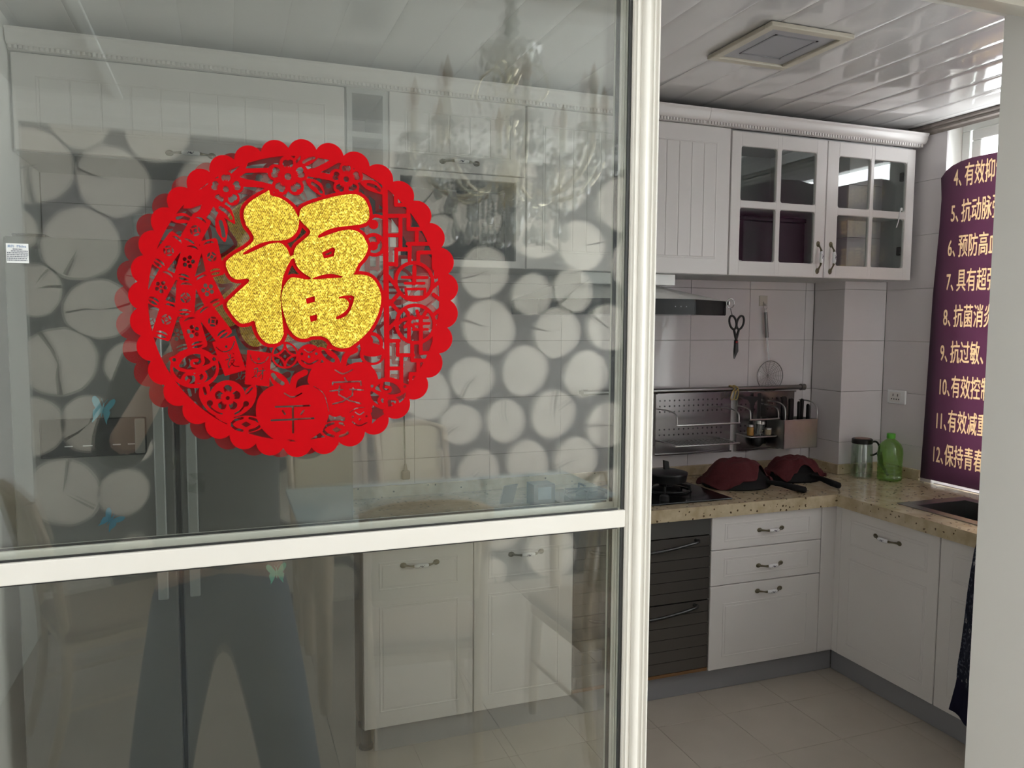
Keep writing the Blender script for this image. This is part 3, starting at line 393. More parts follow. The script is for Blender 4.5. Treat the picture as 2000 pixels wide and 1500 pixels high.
def smooth_pts(P,closed,n=5):
    P=[tuple(p) for p in P]; out=[]; m=len(P)
    rng=range(m if closed else m-1)
    for i in rng:
        p0=P[(i-1)%m] if closed or i>0 else P[0]; p1=P[i]; p2=P[(i+1)%m]; p3=P[(i+2)%m] if closed or i+2<m else P[-1]
        for k in range(n):
            t=k/n
            out.append(tuple(.5*((2*b)+(-a+c)*t+(2*a-5*b+4*c-d)*t*t+(-a+3*b-3*c+d)*t**3) for a,b,c,d in zip(p0,p1,p2,p3)))
    if not closed: out.append(P[-1])
    return out
def seg_dist(X,Y,a,b):
    ax,ay=a; dx,dy=b[0]-ax,b[1]-ay; L=dx*dx+dy*dy or 1e-9
    t=np.clip(((X-ax)*dx+(Y-ay)*dy)/L,0,1)
    return np.hypot(X-ax-t*dx,Y-ay-t*dy)
def sd_poly(X,Y,P):
    d=np.full(X.shape,1e9); ins=np.zeros(X.shape,bool)
    for i in range(len(P)):
        a,b=P[i-1],P[i]
        d=np.minimum(d,seg_dist(X,Y,a,b))
        if a[1]!=b[1]:
            c=((a[1]>Y)!=(b[1]>Y))&(X<(b[0]-a[0])*(Y-a[1])/(b[1]-a[1])+a[0]); ins^=c
    return np.where(ins,d,-d)
def shape_field(X,Y,kind,v):
    if kind=='E':
        cx,cy,rx,ry,rot=v; r=math.radians(rot); u=(X-cx)*math.cos(r)+(Y-cy)*math.sin(r); w=-(X-cx)*math.sin(r)+(Y-cy)*math.cos(r)
        k=np.hypot(u/rx,w/ry); g=np.hypot(u/rx**2,w/ry**2)+1e-12
        return np.clip((1-k)*k/g,-1e4,min(rx,ry))
    if kind in 'SC':
        P=[(v[i],v[i+1]) for i in range(1,len(v),2)]
        if kind=='C' and len(P)>2: P=smooth_pts(P,False,6)
        d=np.full(X.shape,1e9)
        for a,b in zip(P,P[1:]): d=np.minimum(d,seg_dist(X,Y,a,b))
        return v[0]-d
    P=[(v[i],v[i+1]) for i in range(0,len(v),2)]
    if kind=='Q': P=smooth_pts(P,True,5)
    return sd_poly(X,Y,P)
def bounds(kind,v):
    if kind=='E': r=max(v[2],v[3]); return v[0]-r,v[1]-r,v[0]+r,v[1]+r
    o=1 if kind in 'SC' else 0; w=v[0] if o else 0
    xs=v[o::2]; ys=v[o+1::2]; return min(xs)-w,min(ys)-w,max(xs)+w,max(ys)+w
def build_fields(OPS,half=1950,step=4.5,rim=42):
    n=int(2*half/step)+1; ax=np.linspace(-half,half,n); st=ax[1]-ax[0]
    X,Y=np.meshgrid(ax,ax)
    F=np.full((n,n),-200.0); G=np.full((n,n),-200.0); Hf=np.full((n,n),-200.0)
    for m,kind,v in OPS:
        b=bounds(kind,v); pad=90
        i0=max(0,int((b[1]-pad+half)/st));i1=min(n,int((b[3]+pad+half)/st)+2);j0=max(0,int((b[0]-pad+half)/st));j1=min(n,int((b[2]+pad+half)/st)+2)
        sl=np.s_[i0:i1,j0:j1]; s=shape_field(X[sl],Y[sl],kind,v)
        if m=='a': F[sl]=np.maximum(F[sl],s)
        elif m=='c': F[sl]=np.minimum(F[sl],-s)
        elif m=='g': G[sl]=np.maximum(G[sl],s)
        else: Hf[sl]=np.maximum(Hf[sl],s)
    gold=np.minimum(G,-Hf)
    back=np.minimum(G+rim,-(Hf-34))
    return ax,np.maximum(F,back),gold

# ============================================================ paper cut stickers (computed from a small list of strokes, in 0.1 mm)
def paper_mesh(ax, F, name, thick, m, tol=1.1, ay=None):
    """contours of field F>0 as an extruded mesh, thickness towards -Y"""
    ay = ax if ay is None else ay; n = len(ax); ny = len(ay); st = ax[1] - ax[0]; S = F > 0
    segs = {}
    def key(i, j, e): return (i, j, e)
    pts = {}
    def pt(i, j, e):      # e 0: edge (i,j)-(i,j+1); 1: edge (i,j)-(i+1,j)
        k = (i, j, e)
        if k not in pts:
            a = F[i, j]; b = F[i, j + 1] if e == 0 else F[i + 1, j]; t = min(max(a / (a - b), .05), .95)
            pts[k] = (ax[j] + (t * st if e == 0 else 0), ay[i] + (t * st if e == 1 else 0))
        return k
    code = S[:-1, :-1] * 1 + S[:-1, 1:] * 2 + S[1:, 1:] * 4 + S[1:, :-1] * 8
    I, J = np.nonzero((code > 0) & (code < 15))
    T = {1: [(3, 0)], 2: [(0, 1)], 3: [(3, 1)], 4: [(1, 2)], 5: [(3, 0), (1, 2)], 6: [(0, 2)], 7: [(3, 2)], 8: [(2, 3)], 9: [(2, 0)], 10: [(0, 1), (2, 3)], 11: [(2, 1)], 12: [(1, 3)], 13: [(1, 0)], 14: [(0, 3)]}
    for i, j in zip(I.tolist(), J.tolist()):
        E = {0: (i, j, 0), 1: (i, j + 1, 1), 2: (i + 1, j, 0), 3: (i, j, 1)}
        for a, b in T[int(code[i, j])]:
            segs[pt(*E[a])] = pt(*E[b])
    loops = []
    while segs:
        s = next(iter(segs)); l = [s]; c = segs.pop(s)
        while c != s and c in segs: l.append(c); c = segs.pop(c)
        if len(l) > 6: loops.append([pts[k] for k in l])
    def rdp(P):
        keep = [False] * len(P); keep[0] = keep[-1] = True; st_ = [(0, len(P) - 1)]
        A = np.array(P)
        while st_:
            a, b = st_.pop()
            if b - a < 2: continue
            d = A[b] - A[a]; L = math.hypot(*d) or 1e-9; q = np.abs(d[0] * (A[a + 1:b, 1] - A[a, 1]) - d[1] * (A[a + 1:b, 0] - A[a, 0])) / L
            k = int(q.argmax())
            if q[k] > tol: keep[a + 1 + k] = True; st_ += [(a, a + 1 + k), (a + 1 + k, b)]
        return [p for p, f in zip(P, keep) if f]
    out = []
    for l in loops:
        h = len(l) // 2; r = rdp(l[:h + 1])[:-1] + rdp(l[h:] + [l[0]])[:-1]
        if len(r) > 2: out.append(r)
    verts, edges = [], []
    for l in out:
        b = len(verts); verts += [V(p) for p in l]; edges += [(b + i, b + (i + 1) % len(l)) for i in range(len(l))]
    cv, ce, cf, *_ = geometry.delaunay_2d_cdt(verts, edges, [], 0, 1e-3)
    tris = []
    for f in cf:
        c = (cv[f[0]] + cv[f[1]] + cv[f[2]]) / 3; u = (c.x - ax[0]) / st; v = (c.y - ay[0]) / st; j, i = int(u), int(v)
        if not (0 <= i < ny - 1 and 0 <= j < n - 1): continue
        u -= j; v -= i
        if F[i, j] * (1 - u) * (1 - v) + F[i, j + 1] * u * (1 - v) + F[i + 1, j] * (1 - u) * v + F[i + 1, j + 1] * u * v > 0: tris.append(tuple(f))
    k = 1e-4; nv = len(cv)
    VV = [(p.x * k, -thick, p.y * k) for p in cv] + [(p.x * k, 0, p.y * k) for p in cv]
    cnt = {}
    for a, b, c in tris:
        for e in ((a, b), (b, c), (c, a)): cnt[e] = cnt.get(e, 0) + 1
    FF = list(tris) + [(c + nv, b + nv, a + nv) for a, b, c in tris]
    for (a, b) in cnt:
        if (b, a) not in cnt: FF.append((b, a, a + nv, b + nv))
    me = bpy.data.meshes.new(name); me.from_pydata(VV, [], FF); me.validate(); me.materials.append(m); return me
def gold_material():
    m = bpy.data.materials.new('gold_glitter'); m.use_nodes = True; nt = m.node_tree; b = nt.nodes['Principled BSDF']; N = nt.nodes.new; L = nt.links.new
    tc = N('ShaderNodeTexCoord'); v = N('ShaderNodeTexVoronoi'); v.inputs['Scale'].default_value = 620; L(tc.outputs['Object'], v.inputs['Vector'])
    # herringbone threads
    sp = N('ShaderNodeSeparateXYZ'); L(tc.outputs['Object'], sp.inputs[0])
    def mth(op, a, c=None):
        q = N('ShaderNodeMath'); q.operation = op
        for i, x in enumerate((a, c)):
            if x is None: continue
            if isinstance(x, (int, float)): q.inputs[i].default_value = x
            else: L(x, q.inputs[i])
        return q.outputs[0]
    tri = mth('PINGPONG', sp.outputs['X'], .011)
    ph = mth('ADD', mth('MULTIPLY', tri, 2.2), sp.outputs['Z'])
    ns = N('ShaderNodeTexNoise'); ns.inputs['Scale'].default_value = 40; L(tc.outputs['Object'], ns.inputs['Vector'])
    st = mth('SINE', mth('ADD', mth('MULTIPLY', ph, 1500), mth('MULTIPLY', ns.outputs['Fac'], 9)))
    sep = N('ShaderNodeSeparateColor'); L(v.outputs['Color'], sep.inputs[0])
    s2 = mth('ADD', mth('MULTIPLY', st, .34), mth('ADD', mth('MULTIPLY', sep.outputs[0], .62), .16))
    rp = N('ShaderNodeValToRGB'); e = rp.color_ramp.elements; e[0].position = .0; e[0].color = (.27, .135, .008, 1); e[1].position = .78; e[1].color = (1.0, .80, .10, 1); x = e.new(.38); x.color = (.84, .54, .02, 1)
    L(s2, rp.inputs[0]); L(rp.outputs[0], b.inputs['Base Color'])
    b.inputs['Metallic'].default_value = .28; b.inputs['Roughness'].default_value = .38
    nm = N('ShaderNodeVectorMath'); nm.operation = 'MULTIPLY_ADD'; nm.inputs[1].default_value = (.75, .75, .75); L(v.outputs['Color'], nm.inputs[0])
    nm.inputs[2].default_value = (-.375, -.375, -.375); ge = N('ShaderNodeNewGeometry'); ad = N('ShaderNodeVectorMath'); L(nm.outputs[0], ad.inputs[0]); L(ge.outputs['Normal'], ad.inputs[1])
    no = N('ShaderNodeVectorMath'); no.operation = 'NORMALIZE'; L(ad.outputs[0], no.inputs[0]); L(no.outputs[0], b.inputs['Normal'])
    return m
ax, FP, FG = build_fields(OPS)
ME_red = paper_mesh(ax, FP, 'paper_cut', .0011, M_red)
ME_gold = paper_mesh(ax, FG, 'gold_character', .0012, gold_material(), 1.4)
def sticker(loc, label):
    o = link(bpy.data.objects.new('paper_cut_sticker', ME_red)); o.location = loc; tag(o, label, 'window sticker')
    if loc[1] > .95: o.data = ME_red.copy(); o.data.materials[0] = M_red_dim
    g = link(bpy.data.objects.new('gold_character', ME_gold)); g.parent = o; g.location = (0, -.00125, 0); g['label'] = 'raised glittering gold fortune character'
    return o
sticker((.0885, .9422, 1.545), 'bright red round paper cut with big gold character on nearer glass')
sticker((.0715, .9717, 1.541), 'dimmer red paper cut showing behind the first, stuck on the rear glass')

# small white notice on the glass, upper left
lb = thing('glass_label', 'tiny white printed label at the left edge of the glass', 'label', (-.198, .9424, 1.588))
bm = B(); box(bm, -.208, -.188, .9419, .9424, 1.578, 1.598); obj('paper', bm, mat('label_paper', (.82, .84, .84), .5), lb)
M_print = mat('grey_print', (.16, .18, .22), .6); M_lblue = mat('blue_print', (.10, .22, .42), .6)
text('lettering', '美的', .0031, M_lblue, lb, (-.2068, .9418, 1.5940), (1, 0, 0), (0, 0, 1), thick=.00005)
text('lettering', 'Midea', .0036, M_lblue, lb, (-.1985, .9418, 1.5940), (1, 0, 0), (0, 0, 1), thick=.00005)
bm = B()
for i, (a, b) in enumerate(((.30, .72), (.22, .98), (.04, .98), (.04, .98), (.04, .96), (.04, .94), (.04, .93))):
    z = 1.5922 - i * .0019; x = a; random.seed(i)
    while x < b:
        d = random.uniform(.03, .06); box(bm, -.208 + .02 * x, -.208 + .02 * min(x + d, b), .94175, .9419, z - .0006, z + .0006); x += d + .02
obj('fine_print', bm, M_print, lb)

# residue of old tape on the glass
def residue(loc, label, seed, s):
    random.seed(seed); t = None; bm = B()
    for k in range(7):
        a = [V((loc[0] + random.uniform(-1, 1) * s, .9423, loc[2] + random.uniform(-1, 1) * s * 1.2)) for _ in range(3)]
        f = bm.faces.new([bm.verts.new(p) for p in a]); r = bmesh.ops.extrude_face_region(bm, geom=[f]); 
        for q in r['geom']:
            if isinstance(q, bmesh.types.BMVert): q.co.y -= .0003
    return tag(obj('tape_residue', bm, M_res), label, 'tape')
M_res = glass('old_tape', (.97, .98, .97), .05, .14)
residue((-.056, 0, 1.362), 'torn clear tape residue on glass over the left fridge handle', 3, .011)
residue((-.034, 0, 1.335), 'cloudy clear tape residue on glass over the right fridge handle', 5, .012)
# ============================================================ kitchen furniture
def handle(parent, c, along, out, L=.128, label=None):
    """bow handle with bronze feet and a printed porcelain grip; c = middle of the feet line on the door face"""
    c, a, n = V(c), V(along).normalized(), V(out).normalized(); s = a.cross(n)
    P = lambda u, h: c + a * u + n * h
    feet = []
    for sg in (-1, 1):
        bm = B(); e = P(sg * L / 2, 0)
        m = Matrix((a, s, n)).transposed().to_4x4(); m.translation = e
        r = bmesh.ops.create_uvsphere(bm, u_segments=12, v_segments=8, radius=1)
        bmesh.ops.transform(bm, matrix=m @ Matrix.Diagonal((.013, .010, .005, 1)), verts=r['verts'])
        feet.append(bm)
    bm = B(); tube(bm, bez([P(-L / 2, .003), P(-L * .40, .010), P(-L * .30, .019), P(-L * .20, .023), P(0, .0245), P(L * .20, .023), P(L * .30, .019), P(L * .40, .010), P(L / 2, .003)], 4), [.0052, .0048, .0042, .004, .0038, .0036, .0034, .0034, .0036, .004, .0048, .005, .005, .004, .003, .003, .003, .003, .003, .004, .005, .005, .0048, .004, .0036, .0034, .0034, .0036, .0038, .004, .0042, .0048, .0052], 8)
    h = obj('handle', bm, M_bronze, parent, 50)
    for bm in feet: obj('foot_plate', bm, M_bronze, h, 50)
    bm = B(); q = [P(L * .2 * math.sin(PI / 2 * t), .023 + .002 * (1 - t * t)) for t in [-1 + i / 4 for i in range(9)]]
    tube(bm, q, [.0055, .0068, .0078, .0082, .0084, .0082, .0078, .0068, .0055], 12)
    obj('porcelain_grip', bm, M_porc, h, 50)
    bm = B()
    for du, dv, rr in ((0, 0, .0034), (.005, .001, .0024), (-.005, -.001, .0024), (.002, .003, .002), (-.009, .002, .0016), (.009, -.002, .0016)):
        m = Matrix((a, s, n)).transposed().to_4x4(); m.translation = P(du, .023 + .0096) + s * dv
        r = bmesh.ops.create_icosphere(bm, subdivisions=1, radius=1); bmesh.ops.transform(bm, matrix=m @ Matrix.Diagonal((rr, rr, .0011, 1)), verts=r['verts'])
    obj('printed_flowers', bm, M_blue, h, 2)['kind'] = 'stuff'
    return h
def door_bm(w, h, t=.018, inset=.055, beads=0, panels=None):
    """front panel in local x 0..w, z 0..h, front face at y=0, back at y=t; moulded groove round each field"""
    bm = B(); box(bm, 0, w, 0, t, 0, h, .002, 1)
    for (x0, x1, z0, z1) in (panels or [(inset, w - inset, inset, h - inset)]):
        for (a, b, c, d) in ((x0, x1, z0, z0 + .006), (x0, x1, z1 - .006, z1), (x0, x0 + .006, z0 + .006, z1 - .006), (x1 - .006, x1, z0 + .006, z1 - .006)):
            box(bm, a, b, -.0016, .001, c, d, .0012, 1)
        if beads:
            nb = beads; ww = (x1 - x0 - .016) / nb
            for i in range(nb):
                box(bm, x0 + .008 + i * ww + .0016, x0 + .008 + (i + 1) * ww - .0016, -.0022, .001, z0 + .008, z1 - .008, .0016, 1)
        else:
            box(bm, x0 + .012, x1 - .012, -.0013, .001, z0 + .012, z1 - .012, .0011, 1)
    return bm
def place(bm, origin, facing='y'):
    if facing == 'y': M = Matrix.Translation(origin)                                    # front looks to -Y
    else: M = Matrix.Translation(origin) @ Matrix(((0, 1, 0, 0), (-1, 0, 0, 0), (0, 0, 1, 0), (0, 0, 0, 1)))   # front looks to -X, local x runs to -Y
    bm.transform(M); return bm
def carcass(parent, x0, x1, y0, y1, z0, z1, t=.016, shelves=(), front_open=True, name='carcass', dividers=()):
    bm = B(); box(bm, x0, x0 + t, y0, y1, z0, z1); box(bm, x1 - t, x1, y0, y1, z0, z1); box(bm, x0 + t, x1 - t, y0, y1, z0, z0 + t); box(bm, x0 + t, x1 - t, y0, y1, z1 - t, z1); box(bm, x0 + t, x1 - t, y1 - .006, y1, z0 + t, z1 - t)
    for s in shelves: box(bm, x0 + t, x1 - t, y0 + .015, y1 - .006, s, s + t)
    for d in dividers: box(bm, d - t / 2, d + t / 2, y0, y1 - .006, z0 + t, z1 - t)
    return obj(name, bm, M_cabin, parent)
# ---- wall cabinets (front of doors at Y 2.79)
YU = 2.79; YK = YB - .002; ZT = 2.325
c = thing('wall_cabinet', 'wide white flap cabinet over the grey fridge, left end of the row', 'cabinet', (-.08, 2.98, 2.03))
carcass(c, -.588, .414, YU + .0195, YK, 2.03, ZT)
obj('door', place(door_bm(.988, .288, inset=.062, beads=10), (-.582, YU, 2.034)), M_cab, c)
handle(c, (-.087, YU, 2.056), (1, 0, 0), (0, -1, 0))
c = thing('wall_cabinet', 'narrow open white pigeonhole shelf beside the fridge cabinet', 'cabinet', (.49, 2.98, 1.74))
carcass(c, .4155, .5585, YU + .004, YK, 1.735, ZT, .018, shelves=(1.87, 2.02, 2.162))
c = thing('wall_cabinet', 'white wall cabinet with flap door above a framed open recess', 'cabinet', (.81, 2.98, 1.72))
carcass(c, .560, 1.0785, YU + .0195, YK, 1.722, ZT, .018, shelves=(2.045,))
obj('door', place(door_bm(.512, .262, inset=.055, beads=5), (.563, YU, 2.063)), M_cab, c)
handle(c, (.82, YU, 2.098), (1, 0, 0), (0, -1, 0))
bm = B(); box(bm, .561, .600, YU, YU + .018, 1.723, 2.059); box(bm, 1.040, 1.077, YU, YU + .018, 1.723, 2.059); box(bm, .600, 1.040, YU, YU + .018, 1.723, 1.748); box(bm, .600, 1.040, YU, YU + .018, 2.040, 2.059)
obj('recess_frame', bm, M_cab, c)
M_ovenP0 = mat('dark_button', (.04, .04, .04), .5)
mw = thing('microwave', 'black microwave standing in the framed recess of the cabinets', 'microwave', (.82, 2.99, 1.741))
bm = B(); box(bm, .625, 1.02, 2.852, 3.14, 1.752, 2.01, .004); obj('housing', bm, M_black, mw)
bm = B(); box(bm, .632, .905, 2.845, 2.851, 1.758, 2.004, .003); obj('door', bm, M_blackg, mw)
bm = B(); box(bm, .909, 1.013, 2.846, 2.851, 1.758, 2.004, .003); p = obj('control_panel', bm, M_black, mw)
bm = B()
for i in range(3):
    for j in range(4): box(bm, .922 + i * .028, .942 + i * .028, 2.844, 2.846, 1.80 + j * .026, 1.815 + j * .026, .001, 1)
obj('button_pad', bm, M_ovenP0, p)['kind'] = 'stuff'
for x in (.65, .99):
    for y in (2.87, 3.12): bm = B(); lathe(bm, [(.012, 1.7405), (.012, 1.752)], 10, (x, y, 0)); obj('foot', bm, M_black, mw)
c = thing('wall_cabinet', 'white grooved flap cabinet over the black range hood', 'cabinet', (1.53, 2.98, 1.72))
carcass(c, 1.080, 1.9895, YU + .0195, YK, 1.722, ZT)
obj('door', place(door_bm(.903, .600, inset=.063, beads=13), (1.083, YU, 1.723)), M_cab, c)
handle(c, (1.534, YU, 1.755), (1, 0, 0), (0, -1, 0))
c = thing('wall_cabinet', 'white two door display cabinet with eight glass panes by the window', 'cabinet', (2.49, 2.98, 1.72))
cb = carcass(c, 1.991, 2.992, YU + .0195, YK, 1.722, ZT, .016, shelves=(2.008,), dividers=(2.4885,))
def glass_door(x0, x1, cols, rows, hx):
    bm = B(); t = .018; z0, z1 = 1.723, 2.316
    xs = [x0] + [v for c_ in cols for v in c_] + [x1]; zs = [z0] + [v for r_ in rows for v in r_] + [z1]
    # outer frame, muntins and the rounded inner corners
    for a, b in zip(xs[::2], xs[1::2]): box(bm, a, b, YU, YU + t, z0, z1, .003)
    for (a, b) in cols:
        for u, v in zip(zs[::2], zs[1::2]): box(bm, a - .002, b + .002, YU, YU + t, u, v, .003)
        for (u, v) in rows:
            for cx, sx in ((a, 1), (b, -1)):
                for cz, sz in ((u, 1), (v, -1)):
                    r = .010; poly = [(cx, cz), (cx + sx * r, cz)] + [(cx + sx * (r - r * math.sin(q)), cz + sz * (r - r * math.cos(q))) for q in [PI / 8 * k for k in range(1, 4)]] + [(cx, cz + sz * r)]
                    prism(bm, poly, YU + .002, YU + t - .001, 'y')
    d = obj('door', bm, M_cab, c)
    for (a, b) in cols:
        for (u, v) in rows:
            bm = B(); box(bm, a + .0005, b - .0005, YU + .009, YU + .012, u + .0005, v - .0005); obj('pane', bm, M_glassB, d)
    handle(c, (hx, YU, 1.810), (0, 0, 1), (0, -1, 0), .118)
glass_door(1.993, 2.486, [(2.041, 2.222), (2.245, 2.430)], [(1.783, 2.005), (2.035, 2.258)], 2.452)
glass_door(2.490, 2.990, [(2.553, 2.732), (2.752, 2.942)], [(1.778, 2.000), (2.032, 2.254)], 2.522)
for z in (1.86, 2.20):
    bm = B(); box(bm, 2.958, 2.974, YU + .021, YU + .06, z - .02, z + .02, .004); box(bm, 2.945, 2.96, YU + .022, YU + .035, z - .012, z + .012, .003); obj('hinge', bm, M_black, c)
t = thing('storage_box', 'black box stored behind the lower left panes of display cabinet', 'box', (2.25, 2.97, 1.7385))
bm = B(); box(bm, 2.11, 2.44, 2.86, 3.1, 1.7385, 1.965, .006); obj('body', bm, M_black, t); bm = B(); box(bm, 2.106, 2.444, 2.856, 3.104, 1.9655, 1.985, .005); obj('lid', bm, M_black, t)
t = thing('bowl', 'white bowl leaning inside the lower left of display cabinet', 'bowl', (2.065, 2.9, 1.7385))
bm = B(); lathe(bm, [(.018, 1.739), (.020, 1.745), (.034, 1.765), (.044, 1.79), (.0425, 1.79), (.033, 1.767), (.018, 1.748)], 24, (2.062, 2.872, 0)); obj('body', bm, M_porc, t, 40)
t = thing('cable_tie', 'white cable tie hanging over the muntin in the right glass door', 'cable tie', (2.905, YU, 2.02))
bm = B(); tube(bm, bez([(2.915, YU - .003, 2.045), (2.906, YU - .007, 2.035), (2.903, YU - .006, 2.02), (2.899, YU - .004, 1.99), (2.89, YU - .003, 1.96)], 5), .0026, 6); o = obj('strap', bm, M_porc, t, 60); bm = B(); box(bm, 2.907, 2.918, YU - .008, YU - .001, 2.036, 2.05, .002); obj('head', bm, M_porc, t)
# crown moulding with dentils, two lengths
def crown(name, x0, x1, ret):
    bm = B(); y = 2.75
    P = [(2.79, 2.3262), (2.7785, 2.3262), (2.7785, 2.339), (2.772, 2.3392)] + [(2.776 - .004 - .020 * math.sin(i * PI / 12) - .0, 2.338 + .030 * (1 - math.cos(i * PI / 12))) for i in range(7)] + [(y, 2.371), (y - .004, 2.376), (y - .004, 2.383), (2.80, 2.383), (2.80, 2.3262)]
    prism(bm, P, x0, x1, 'x')
    o = obj(name, bm, M_cab, None, 30); o['kind'] = 'structure'
    bm = B(); x = x0 + .004
    while x < x1 - .010: box(bm, x, x + .0088, 2.7705, 2.7785, 2.3268, 2.3392, .001, 1); x += .0140
    d = obj('dentils', bm, M_cab, o); d['kind'] = 'stuff'
    return o
crown('trim_6', -.588, 1.859, 0); crown('trim_7', 1.8605, 3.018, 1)

# ---- fridge
f = thing('fridge', 'tall grey side by side fridge with long vertical handles', 'fridge', (-.087, 2.8, 0))
bm = B(); box(bm, -.543, .369, 2.505, 3.12, .03, 1.735, .004); obj('cabinet_body', bm, mat('fridge_side', (.07, .072, .072), .4), f)
def fdoor(x0, x1):
    bm = B(); box(bm, x0, x1, 2.44, 2.50, .075, 1.742, .006, 3); return obj('door', bm, M_fridge, f)
dl = fdoor(-.545, -.1405); dr = fdoor(-.127, .371)
for x, d in ((-.178, dl), (-.0935, dr)):
    bm = B(); box(bm, x - .0145, x + .0145, 2.395, 2.408, .72, 1.56, .004)
    hb = obj('handle', bm, M_fridgeh, d)
    for z in (.745, 1.50): bm = B(); box(bm, x - .010, x + .010, 2.4085, 2.4395, z, z + .03, .003); obj('handle_mount', bm, M_fridgeh, hb)
bm = B(); box(bm, -.478, -.213, 2.4385, 2.4405, 1.138, 1.246, .004, 3); dp = obj('display', bm, M_blackg, dl)
bm = B(); box(bm, -.243, -.217, 2.4375, 2.4387, 1.142, 1.242, .004, 3); obj('window_trim', bm, M_steeld, dp)
bm = B()
for i, (x, ww) in enumerate(((-.42, .02), (-.375, .024), (-.30, .02), (-.262, .03))): box(bm, x, x + ww, 2.4379, 2.4387, 1.168, 1.171)
obj('display_marks', bm, M_lampp, dp)['kind'] = 'stuff'
bm = B(); box(bm, -.53, .355, 2.47, 3.0, .004, .07, .003); obj('kick_plate', bm, M_black, f)
for x in (-.53, .28): bm = B(); box(bm, x, x + .08, 2.46, 2.56, 1.7425, 1.752, .003); obj('hinge_cover', bm, M_black, f)
t = thing('tumbler', 'small clear tumbler standing on top of the grey fridge', 'glass', (-.21, 2.52, 1.7425))
M_clear = glass('clear_glass', (.93, .95, .95), .06)
bm = B(); lathe(bm, [(.020, 1.743), (.024, 1.744), (.028, 1.83), (.026, 1.83), (.022, 1.75), (.001, 1.749)], 20, (-.22, 2.56, 0)); obj('body', bm, M_clear, t, 40)
# butterflies: stickers on the fridge doors
def butterfly(loc, size, rot, colr, label, up=20):
    t = thing('butterfly_sticker', label, 'sticker', loc, 'paper butterflies on the fridge')
    W = [(0, .02), (.10, .16), (.28, .44), (.46, .56), (.56, .50), (.55, .34), (.44, .16), (.34, .05), (.42, -.06), (.40, -.22), (.34, -.40), (.36, -.58), (.28, -.50), (.16, -.34), (.06, -.16), (0, -.08)]
    for sg in (-1, 1):
        bm = B(); q = R(up) * sg
        vs = [bm.verts.new(V((sg * u * math.cos(R(up)), -abs(u) * math.sin(R(up)), v)) * size) for u, v in W]
        fc = bm.faces.new(vs); r = bmesh.ops.extrude_face_region(bm, geom=[fc])
        for g in r['geom']:
            if isinstance(g, bmesh.types.BMVert): g.co.y -= .0006
        bm.transform(Matrix.Translation(loc) @ Matrix.Rotation(R(rot), 4, 'Y')); obj('wing', bm, colr, t)
    bm = B(); tube(bm, [(0, -.003, -.30 * size), (0, -.004, 0), (0, -.004, .26 * size)], [.0012, .0024, .0015], 8)
    tube(bm, [(0, -.004, .24 * size), (-.12 * size, -.008, .46 * size)], .0006, 5); tube(bm, [(0, -.004, .24 * size), (.12 * size, -.008, .46 * size)], .0006, 5)
    bm.transform(Matrix.Translation(loc) @ Matrix.Rotation(R(rot), 4, 'Y')); obj('body', bm, colr, t)
M_bf1 = mat('blue_paper', (.10, .40, .52), .6, spec=.2); M_bf2 = mat('deep_blue_paper', (.03, .25, .40), .6, spec=.2); M_bf3 = mat('green_paper', (.17, .46, .33), .6, spec=.2)
butterfly((-.322, 2.4375, 1.270), .066, 12, M_bf1, 'pale blue butterfly sticker just above the fridge display', 38)
butterfly((-.312, 2.4388, .955), .052, 38, M_bf2, 'dark blue butterfly sticker below the fridge display')
butterfly((.135, 2.4388, .754), .056, -2, M_bf3, 'green butterfly sticker on the right fridge door')

# ---- base cabinets
YD = 2.63; ZD0, ZD1 = .1, .742
def base(x0, x1, label, name='base_cabinet'):
    c = thing(name, label, 'cabinet', ((x0 + x1) / 2, 2.9, .095))
    bm = B(); t = .016; y0, y1, z0, z1 = YD + .0185, YK, .096, .744
    box(bm, x0, x0 + t, y0, y1, z0, z1); box(bm, x1 - t, x1, y0, y1, z0, z1); box(bm, x0 + t, x1 - t, y0, y1, z0, z0 + t); box(bm, x0 + t, x1 - t, y1 - .006, y1, z0 + t, z1); box(bm, x0 + t, x1 - t, y0, y0 + .08, z1 - t, z1); obj('carcass', bm, M_cabin, c); return c
def two_field(w, h): return [(.055, w - .055, h - .15, h - .05), (.055, w - .055, .055, h - .205)]
c = base(.427, .8245, 'white one door base cabinet standing next to the fridge')
obj('door', place(door_bm(.3945, ZD1 - ZD0, panels=two_field(.3945, ZD1 - ZD0)), (.4285, YD, ZD0)), M_cab, c); handle(c, (.628, YD, .674), (1, 0, 0), (0, -1, 0), .118)
c = base(.8255, 1.2195, 'white one door base cabinet between the oven and its neighbour')
obj('door', place(door_bm(.391, ZD1 - ZD0, panels=two_field(.391, ZD1 - ZD0)), (.827, YD, ZD0)), M_cab, c); handle(c, (1.028, YD, .674), (1, 0, 0), (0, -1, 0), .118)
# built-in double drawer steriliser / oven with louvred dark front
ov = thing('oven', 'dark built-in double oven front with horizontal ribs and two bow handles', 'oven', (1.53, 2.9, .10))
OX0, OX1 = 1.222, 1.826
bm = B(); box(bm, OX0 + .004, OX1 - .004, YD + .021, YK, .105, .74); obj('housing', bm, M_black, ov)
M_ohan = mat('dark_bow_handle', (.05, .05, .05), .25, .6); M_oven = mat('dark_oven_steel', (.115, .106, .098), .24, .45); M_ovenP = mat('oven_panel', (.16, .158, .15), .28, .6)
bm = B(); box(bm, OX0, OX1, YD, YD + .02, .672, .742, .002); cp = obj('control_panel', bm, M_ovenP, ov)
bm = B(); box(bm, 1.48, 1.545, YD - .001, YD + .001, .695, .718); obj('display', bm, M_blackg, cp)
for x in (1.50, 1.535): bm = B(); lathe(bm, [(.006, YD + .001), (.006, YD - .004), (.003, YD - .006)], 12, (x, 0, .683), 'y'); obj('button', bm, M_steel, cp)
